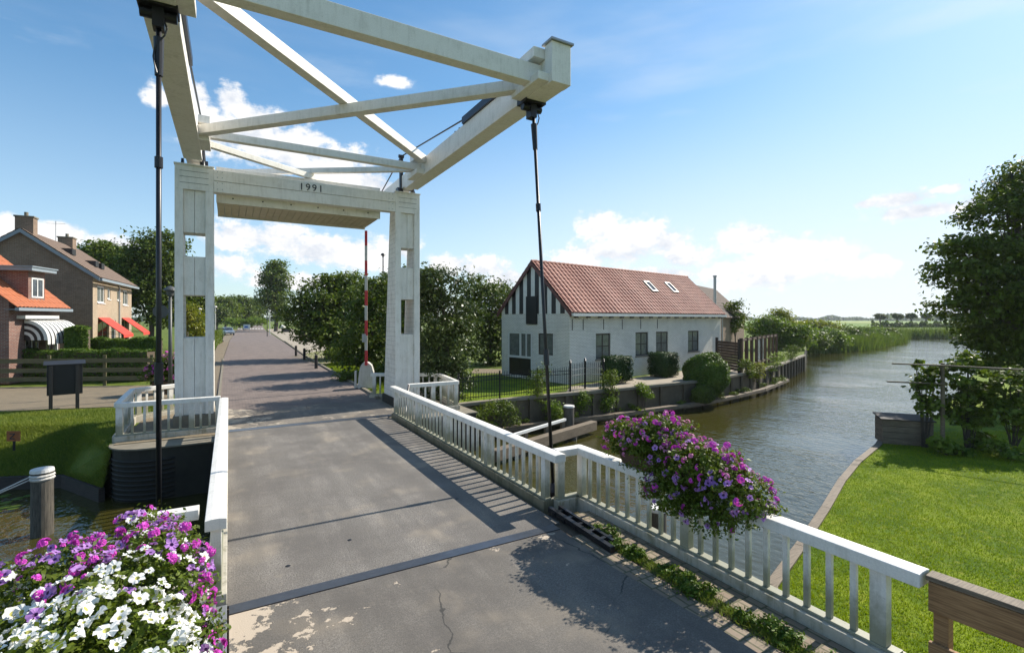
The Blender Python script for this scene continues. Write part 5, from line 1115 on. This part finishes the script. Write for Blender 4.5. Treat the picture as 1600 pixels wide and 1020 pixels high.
for i, (px, py, rx, ry, D, mt, lab) in enumerate(((1268,533,20,15,58,'lf_mid','rounded waterside bush nearest the end of the quay'),(1296,529,20,14,64,'lf_light','second waterside bush along the reed bank, lighter green'),(1328,526,22,13,72,'lf_mid','wide middle bush on the reed bank'),(1360,524,20,12,80,'lf_light','light bush on the reed bank beyond the middle one'),(1388,523,14,9,88,'lf_mid','last low bush at the tip of the reed bank'))):
    bush('waterside_bush', lab, 'bush', [(px,py,rx,ry,0),(px-rx*.6,py+5,rx*.7,ry*.7,-1),(px+rx*.6,py+5,rx*.7,ry*.7,.5)], D, ZG, M[mt], 110, 34, .42, .17, 'bushes on the reed bank')
# clipped shrubs by the white house
def ball(name, label, P, rx, ry, rz, mat, n, ls, cat='shrub', group=None, boxy=False):
    t = thing(name, label, cat, (P[0], P[1], ZG), group); d = unit(RNG.normal(size=(n,3)))
    if boxy: d = RNG.uniform(-1, 1, (n, 3)); ax_ = RNG.integers(0, 3, n); d[np.arange(n), ax_] = np.sign(d[np.arange(n), ax_]); d *= 1-.07*np.sum(d**4, 1, keepdims=True)**.5
    r = 1+.04*np.sin(d[:,0:1]*8)+.04*np.cos(d[:,2:3]*9+d[:,1:2]*5)+RNG.normal(size=(n,1))*.035
    Pn = np.array(P)+d*np.array([rx, ry, rz])*r; V, F = leafgeo(Pn, unit(d*.8+RNG.normal(size=(n,3))*.45+np.array([0,0,.2])), ls, .6); npmesh('foliage', V, F, mat, t, Pn.mean(0))
    d2 = d[:n//6]; Pn = np.array(P)+d2*np.array([rx, ry, rz])*.86; V, F = leafgeo(Pn, d2, ls*2.2, .8); npmesh('inner_foliage', V, F, mat, t, Pn.mean(0))
    mb = MB(); mb.tube([Vector((P[0],P[1],ZG-.1)), Vector((P[0],P[1],P[2]))], [.05, .03], 6); mb.build('stem', M['bark'], t); return t
q = W(963, 23.6, .62); ball('clipped_shrub', 'dark clipped box shaped shrub under the first side window', q, .72, .45, .60, M['lf_yew'], 9000, .035, boxy=True, group='clipped shrubs along the white house')
q = W(1036, 26.3, .60); ball('clipped_shrub', 'dark clipped cube shrub between the paired windows and the round bush', q, .66, .6, .62, M['lf_yew'], 9000, .035, boxy=True, group='clipped shrubs along the white house')
q = W(1104, 24.6, .22); ball('round_shrub', 'large glossy round shrub hanging over the quay edge', q, 1.10, 1.0, 1.05, M['lf_hedge'], 19000, .055)
q = W(1100, 23.5, -.60); ball('ivy_bush', 'dark overgrown bush hanging down the quay wall below the round shrub', q, .7, .4, .42, M['lf_dark'], 5000, .05)
# plants along the quay
for i, (pl, D, mt, zb, lab) in enumerate((
    ([(738,650,22,18,0),(760,640,18,14,.2),(728,672,14,12,-.2),(752,660,16,14,0)], 17.15, 'lf_mid', -.9, 'leafy climber hanging over the quay wall beside the corner railing'),
    ([(785,636,20,12,0),(800,648,12,12,0),(775,660,14,14,0),(768,644,14,12,0)], 17.75, 'lf_dark', -.9, 'dark climber on the quay wall below the iron fence'),
    ([(840,596,14,16,0),(836,620,11,16,-.3),(850,580,9,8,0)], 19.6, 'lf_mid', -.6, 'tall bushy plant growing through the iron fence'),
    ([(868,646,8,8,0),(862,636,6,8,0)], 19.2, 'lf_light', -1.0, 'small pale weed on the timber ledge near the capped pile'),
    ([(910,622,9,12,0),(906,636,7,8,0)], 20.2, 'lf_light', -.9, 'bright weed standing on the ledge right of the capped pile'),
    ([(955,596,11,12,0),(950,612,9,12,0),(958,584,7,6,0)], 20.9, 'lf_mid', -.7, 'bushy plant below the iron gate'),
    ([(946,632,7,9,0),(952,626,5,6,0)], 20.8, 'lf_light', -1.0, 'light green tuft on the ledge below the gate'),
    ([(1002,608,5,8,0),(1010,616,5,5,0)], 21.8, 'lf_light', -1.0, 'small weed on the quay wall left of the round shrub'),
    ([(1166,572,9,10,0),(1172,584,7,6,0)], 27.3, 'lf_mid', -.2, 'small shrub at the foot of the open timber screen'),
    ([(1205,570,9,12,0),(1216,562,9,10,0),(1196,580,7,7,0)], 30.6, 'lf_light', -.4, 'bright leafy shrub leaning over the quay end'),
    ([(1186,578,8,10,0),(1180,588,6,6,0)], 28.2, 'lf_yel', -.6, 'yellowish tuft growing on the quay below the screens'),
    ([(1232,556,10,10,0),(1240,548,8,8,0)], 36.3, 'lf_mid', -.4, 'dense green shrub at the last bend of the quay'))):
    bush('quay_plant', lab, 'plant', pl, D, zb, M[mt], 46, 26, .13, .045, 'plants growing along the quay')
ql = [Vector((*q, 0)) for q in quay]; wd_l = []
for a, b in zip(ql[:-2], ql[1:-1]):
    d = (b-a).normalized(); nn = Vector((d.y, -d.x, 0))
    for k in range(int((b-a).length/.42)):
        if random.random() < .55: q = a.lerp(b, random.random())+nn*random.uniform(.25,.6); hh = random.uniform(.06,.22); wd_l.append((q.x, q.y, ZW+.35+hh*.6, random.uniform(.06,.2), random.uniform(.06,.2), hh))
tag(crown('ledge_weeds', wd_l, 330, 20, .06, .035, M['lf_mid'], None), kind='stuff')
# lawn-side shrubs on the right
for i, (pl, D, mt, n, lab) in enumerate((
    ([(1445,606,15,22,0),(1452,636,18,16,0),(1438,590,8,10,0),(1432,568,5,8,0),(1460,584,10,10,0)], 14.4, 'lf_mid', 150, 'espaliered shrub reaching left from the trellis post over the water'),
    ([(1500,590,26,22,0),(1520,620,30,26,0),(1495,640,22,26,0),(1525,660,22,24,0),(1510,565,20,12,.3),(1532,690,16,12,0)], 14.2, 'lf_mid', 330, 'dense leafy shrub right of the trellis post'),
    ([(1575,612,30,26,0),(1590,650,26,30,0),(1560,640,20,20,0),(1620,630,30,40,0),(1580,590,24,14,.3)], 13.8, 'lf_mid', 330, 'broad leafy shrub at the right edge of the lawn'),
    ([(1482,698,14,6,0),(1465,692,8,10,0),(1502,706,14,5,0)], 13.6, 'lf_light', 70, 'low ground plant at the foot of the trellis'),
    ([(1575,708,18,7,0),(1556,700,8,12,0),(1600,712,16,7,0)], 13.2, 'lf_light', 80, 'low border plant under the right edge shrubs'))):
    bush('lawn_shrub', lab, 'shrub', pl, D, ZL, M[mt], int(n*.5), 17, .10, .068, 'shrubs beside the trellis', .7)
# other greenery
bush('shrub', 'low leafy shrub on the verge behind the three bollards', 'shrub', [(534,556,20,10,0),(560,562,18,14,0)], 33, ZG, M['lf_mid'], 110, 34, .24, .085)
bush('shrub', 'bushy undergrowth around the foot of the barrier', 'shrub', [(600,588,16,14,0),(545,590,14,8,0)], 24, ZG, M['lf_dark'], 60, 34, .18, .07)
bush('ivy', 'ivy mass under the trees beside the corner railing', 'plant', [(672,628,26,16,0),(706,634,16,18,0),(720,655,12,16,-.2)], 18.9, -.3, M['lf_grey'], 90, 34, .16, .06)
hedge('hedge', 'low hedge on the left of the far road near the wheelie bin', 'hedge', [W(318, 48), W(339, 64)], 1.5, 1.2, M['lf_mid'], 7000, .09)
bush('shrub', 'green scrub bordering the far road behind the parked car', 'shrub', [(400,503,12,4,0),(380,505,10,3,0),(365,504,8,4,0)], 128, ZG, M['lf_light'], 80, 30, .7, .3)
# ---- ground cover
def scatter(poly, n):
    P = np.array([(p[0], p[1]) for p in poly]); lo, hi = P.min(0), P.max(0); Q = RNG.uniform(lo, hi, (n, 2)); return Q[inpoly(Q, poly)]
vis = [lawnpoly[0], *lawnpoly[1:7], xy(G(1384,676,ZL)), xy(G(1620,672,ZL)), xy(G(1650,1100,ZL)), (5.2,1.6)]
Q = scatter(vis, 330000); dist = np.hypot(Q[:,0], Q[:,1]); Q = Q[RNG.random(len(Q)) < np.clip(6.5/dist, .2, 1)**1.1]
blades('lawn_grass', np.column_stack([Q, np.full(len(Q), ZL)]), .036, .011, M['blade'], .45, kind='stuff')
Q = scatter([xy(G(-60,661,ZG)), xy(G(130,662,ZG)), (-2.45,15.1), (-2.45,15.4), (-2.6,18.5), xy(G(262,630,ZG)), xy(G(180,637,ZG)), xy(G(-60,645,ZG))], 90000)
blades('rough_grass', np.column_stack([Q, np.full(len(Q), ZG-.05)]), .09, .018, M['blade2'], .5, kind='stuff')
Q = scatter([xy(G(455,558,ZG)), xy(G(500,572,ZG)), xy(G(560,603,ZG)), xy(G(640,620,ZG)), xy(G(600,560,ZG)), xy(G(500,548,ZG))], 60000)
blades('verge_grass', np.column_stack([Q, np.full(len(Q), ZG-.05)]), .12, .03, M['blade'], .4, kind='stuff')
Q = np.column_stack([RNG.normal(4.46, .06, 5200), RNG.uniform(1.2, 5.6, 5200)]); Q[:,0] -= (5.6-Q[:,1])*.0
blades('verge_weeds', np.column_stack([Q, np.full(len(Q), -.02)]), .065, .010, M['blade2'], .7, kind='stuff')
cl = []
for y in np.arange(1.4, 5.6, .13):
    if random.random() < .7: cl.append((4.50+random.gauss(0,.05), y, .015, random.uniform(.05,.13), random.uniform(.06,.13), random.uniform(.03,.09)))
tag(crown('leafy_weeds', cl, 420, 20, .03, .022, M['lf_hedge'], None), kind='stuff')
cl = [(-.28+random.gauss(0,.05), y, .02, .08, .1, random.uniform(.05,.18)) for y in np.arange(3.9, 5.6, .16)]
tag(crown('leafy_weeds', cl, 200, 20, .035, .022, M['lf_light'], None), kind='stuff')
pp_ = []
for i in range(1, 4):
    k = 22000 if i > 1 else 8000; u, v = RNG.random(k), RNG.random(k); a = np.array(be[i]); b2 = np.array(be[i+1]); c = np.array(bt_[i]); d = np.array(bt_[i+1]); u = u[:,None]; v = v[:,None]
    pp_.append((a*(1-u)+b2*u)*(1-v)+(c*(1-u)+d*u)*v)
blades('bank_grass', np.concatenate(pp_), .10, .018, M['blade2'], .5, kind='stuff')
mb = MB()
for k in range(16):
    c = G(random.uniform(-40, 60), random.uniform(768, 800), ZW+.006)+Vector((random.gauss(0,.2), random.gauss(0,.2), 0)); r = random.uniform(.08,.16); n_ = 12; mb.add([c+Vector((math.cos(a_)*r, math.sin(a_)*r, 0)) for a_ in [2*math.pi*(.06+.88*q/n_) for q in range(n_+1)]]+[c], [tuple(range(n_+2))])
o = mb.build('lily_pads', M['lf_light']); o['kind'] = 'stuff'
# reeds
def reeds(px0, px1, pyb, n, D0, D1, hgt, nm='reeds'):
    u = RNG.uniform(0, 1, n); return None
rp = [xy(G(1262,552,ZW)), xy(G(1300,550,ZW)), xy(G(1340,547,ZW)), xy(G(1375,541,ZW)), xy(G(1408,534.5,ZW)), xy(G(1395,531.8,ZW)), xy(G(1310,531.2,ZW)), xy(G(1275,536,ZW))]
Q = scatter(rp, 60000); blades('reeds', np.column_stack([Q, np.full(len(Q), -.3)]), 1.0, .13, M['reed'], .16, kind='stuff')
pb = []
for a, b in zip(bank[:5], bank[1:5]):
    k = 5200; u = RNG.random(k); pb.append(np.column_stack([a[0]+(b[0]-a[0])*u+RNG.normal(size=k)*.5, a[1]+(b[1]-a[1])*u+RNG.normal(size=k)*.5]))
Q = np.concatenate(pb); blades('bank_reeds', np.column_stack([Q, np.full(len(Q), ZW)]), 1.8, .10, M['reed'], .22, kind='stuff')
a, b = bank[7], bank[10]; k = 9000; u = RNG.random(k); Q = np.column_stack([a[0]+(b[0]-a[0])*u+RNG.normal(size=k)*.6, a[1]+(b[1]-a[1])*u+RNG.normal(size=k)*.8])
blades('far_reeds', np.column_stack([Q, np.full(len(Q), ZW)]), 2.3, .2, M['reed'], .2, kind='stuff')
# far woods on the horizon
for (x0, x1, D, hh, n) in ((1000,1380,900,9,2600), (1380,1900,700,9,2600), (-100,460,600,11,2600), (660,1000,900,10,1200)):
    px = RNG.uniform(x0, x1, n); z = RNG.random(n)*hh*(.55+.45*np.sin(px*.11)*np.sin(px*.037+1)); P = np.array([W(a, D+random.uniform(-20,20), ZG) for a in px]); P[:,2] = z
    V, F = leafgeo(P, unit(RNG.normal(size=(n,3))+np.array([0,-.6,.4])), 3.2, .7); o = npmesh('far_wood', V, F, M['lf_dark'], None, P.mean(0)); o['kind'] = 'stuff'
px = RNG.uniform(1362, 1520, 2600); P = np.array([W(a, 172+random.uniform(-2,2), ZG) for a in px]); P[:,2] = RNG.random(2600)*(1.5+.5*np.sin(px*.31)+.35*np.sin(px*.83+1))
V, F = leafgeo(P, unit(RNG.normal(size=(2600,3))+np.array([0,-.6,.4])), .5, .7); o = npmesh('field_hedge', V, F, M['lf_dark'], None, P.mean(0)); tag(o, 'long low dark hedge under the row of trees in the far field', 'hedge')
# ================================================================== far road furniture
b = W(356, 92, ZG); rz = math.atan2(FY, FX)-R(140); Tc = Matrix.Translation(b) @ Matrix.Rotation(rz, 4, 'Z') @ Matrix.Scale(.92, 4)
t = thing('parked_car', 'pale silver blue car parked on the left of the far road', 'car', b)
mb = MB(); mb.prism([Tc @ Vector(p) for p in ((-2.1,-.85,.35),(2.1,-.85,.35),(2.15,-.85,.8),(1.5,-.85,1.0),(-2.05,-.85,1.05),(-2.15,-.85,.7))], Tc.to_3x3() @ Vector((0,1.7,0))); mb.prism([Tc @ Vector(p) for p in ((1.35,-.75,1.0),(.6,-.7,1.55),(-1.5,-.7,1.6),(-2.0,-.75,1.05))], Tc.to_3x3() @ Vector((0,1.45,0))); mb.build('body', M['carpaint'], t, .08)
mb = MB(); mb.prism([Tc @ Vector(p) for p in ((1.15,-.78,1.05),(.58,-.76,1.46),(-1.4,-.76,1.5),(-1.8,-.78,1.08))], Tc.to_3x3() @ Vector((0,1.54,0))); mb.build('side_windows', M['glass'], t)
mb = MB(); mb.add([Tc @ Vector(p) for p in ((1.42,-.65,1.03),(1.42,.62,1.03),(.70,.6,1.53),(.70,-.62,1.53))], [(0,1,2,3)]); mb.build('windscreen', M['glass'], t)
for x in (-1.35, 1.35):
    for y in (-.86, .70): w = MB().cyl(Tc @ Vector((x, y, .36)), Tc @ Vector((x, y+.18, .36)), .34, .34, 16).build('wheel', M['tyre'], t); MB().cyl(Tc @ Vector((x, y-.01 if y < 0 else y+.19, .36)), Tc @ Vector((x, y if y < 0 else y+.18, .36)), .2, .2, 12).build('rim', M['galv'], w)
for y in (-.6, .6): mb = MB(); mb.box(2.1, 2.17, y-.16, y+.16, .65, .8, 0, Tc); mb.build('headlight', M['pilecap'], t)
b = W(344.5, 64, ZG); t = thing('wheelie_bin', 'black wheelie bin standing on the left kerb of the far road', 'bin', b)
mb = MB(); mb.add([b+Vector(p) for p in ((-.25,-.3,.05),(.25,-.3,.05),(.25,.3,.05),(-.25,.3,.05),(-.33,-.38,1.0),(.33,-.38,1.0),(.33,.38,1.0),(-.33,.38,1.0))], [(3,2,1,0),(4,5,6,7),(0,1,5,4),(1,2,6,5),(2,3,7,6),(3,0,4,7)]); mb.build('body', M['blackpaint'], t, .03)
MB().box(b.x-.36, b.x+.36, b.y-.42, b.y+.4, b.z+1.01, b.z+1.09).build('lid', M['blackpaint'], t, .02); 
for x in (-.3, .3): MB().cyl(b+Vector((x-.04,.3,.11)), b+Vector((x+.04,.3,.11)), .11).build('wheel', M['tyre'], t)
b = W(385.5, 118, ZG); t = thing('place_sign', 'small white and blue place name sign on posts by the far road', 'road sign', b); d = Vector((RX, RY, 0))
MB().beam(b-d*.8+Vector((0,0,1.15)), b+d*.8+Vector((0,0,1.15)), .06, 1.1).build('plate', M['trim'], t); nn = Vector((FX,FY,0))*-.05
MB().beam(b-d*.5+nn+Vector((0,0,1.1)), b+d*.3+nn+Vector((0,0,1.1)), .03, .42).build('blue_panel', M['blue'], t)
for s in (-.7, .7): MB().cyl(b+d*s, b+d*s+Vector((0,0,.6)), .05).build('post', M['galv'], t)
def lamp(px, D, ztop, lab, dark=False, grp='slim lamp posts along the far road'):
    b = W(px, D, ZG); t = thing('street_lamp', lab, 'street lamp', b, grp); m = M['iron'] if dark else M['pilecap']
    MB().cyl(b, Vector((b.x, b.y, ztop)), .07, .045, 10).build('pole', m, t); mb = MB(); mb.lathe((b.x, b.y, ztop), [(.001,.34),(.14,.3),(.2,.16),(.08,.12),(.06,0)], 14); mb.build('lamp_shade', m, t)
lamp(336.5, 60, ZA(482, 60), 'pale lamp post beside the left portal post near the bin'); lamp(312, 46, ZA(487, 46), 'pale post seen through the lower slot of the left portal post')
lamp(421.5, 92, ZA(487, 92), 'pale slim post in front of the poplar'); lamp(417.5, 84, ZA(490, 84), 'dark slim post left of the poplar trunk', True); lamp(598.5, 40, ZA(402, 40), 'tall dark lamp top rising over the trees right of the barrier', True)
b = G(447, 518.5, 0); t = thing('stone_block', 'dark low block on the lay-by under the leafy tree', 'block', b); MB().box(b.x-.9, b.x+.9, b.y-.6, b.y+.6, -.1, .85).build('block', M['concdark'], t, .08); MB().box(b.x-.95, b.x+.95, b.y-.65, b.y+.65, .855, .93).build('slab', M['conc'], t, .02)
mb = MB(); b = G(441, 512, 0); mb.lathe((b.x, b.y, -.1), [(.9, 0), (1.05, .35), (.8, .85), (.3, 1.05), (0.001, 1.08)], 14); tag(mb.build('boulder', M['pilecap'], smooth=True), 'pale rounded boulder at the lay-by entrance', 'boulder')
# white road marking across the far road
for k in range(9):
    p0, p1 = G(371+k*4.6, 513.9, 0), G(374.2+k*4.6, 513.9, 0); q0, q1 = G(374.6+k*4.55, 512.9, 0), G(371.5+k*4.55, 512.9, 0)
    mb = MB(); mb.add([(v.x, v.y, .006) for v in (p0, p1, q0, q1)], [(0,1,2,3)]); o = mb.build('road_marking', M['trim']); o['kind'] = 'structure'
t = tag(MB().beam((rl[0].x+.02, rl[0].y, .0), (rl[2].x, rl[2].y, .0), .1, .06).build('kerb', M['conc']), kind='structure')
kp = [Vector((4.8,18.6,0))]+list(reversed([G(px, py, 0) for px, py in ((444,533),(482,560.5),(530,588),(572,612))]))
mb = MB()
for a, b in zip(kp[:-1], kp[1:]): mb.beam(a+Vector((.06,0,.0)), b+Vector((.06,0,.0)), .14, .14)
tag(mb.build('kerb', M['conc']), kind='structure')
mb = MB(); mb.box(-900, 1500, -30, 1600, ZW-1.6, 14)
hz = mb.build('haze', []); hz['kind'] = 'stuff'
hm = bpy.data.materials.new('haze_air'); hm.use_nodes = True; hn = hm.node_tree; hn.nodes.clear()
pv = hn.nodes.new('ShaderNodeVolumePrincipled'); pv.inputs['Color'].default_value = (0.86, 0.92, 1.0, 1); pv.inputs['Density'].default_value = 0.0002; pv.inputs['Anisotropy'].default_value = 0.3
ho = hn.nodes.new('ShaderNodeOutputMaterial'); hn.links.new(pv.outputs[0], ho.inputs['Volume']); hz.data.materials.append(hm)
#END
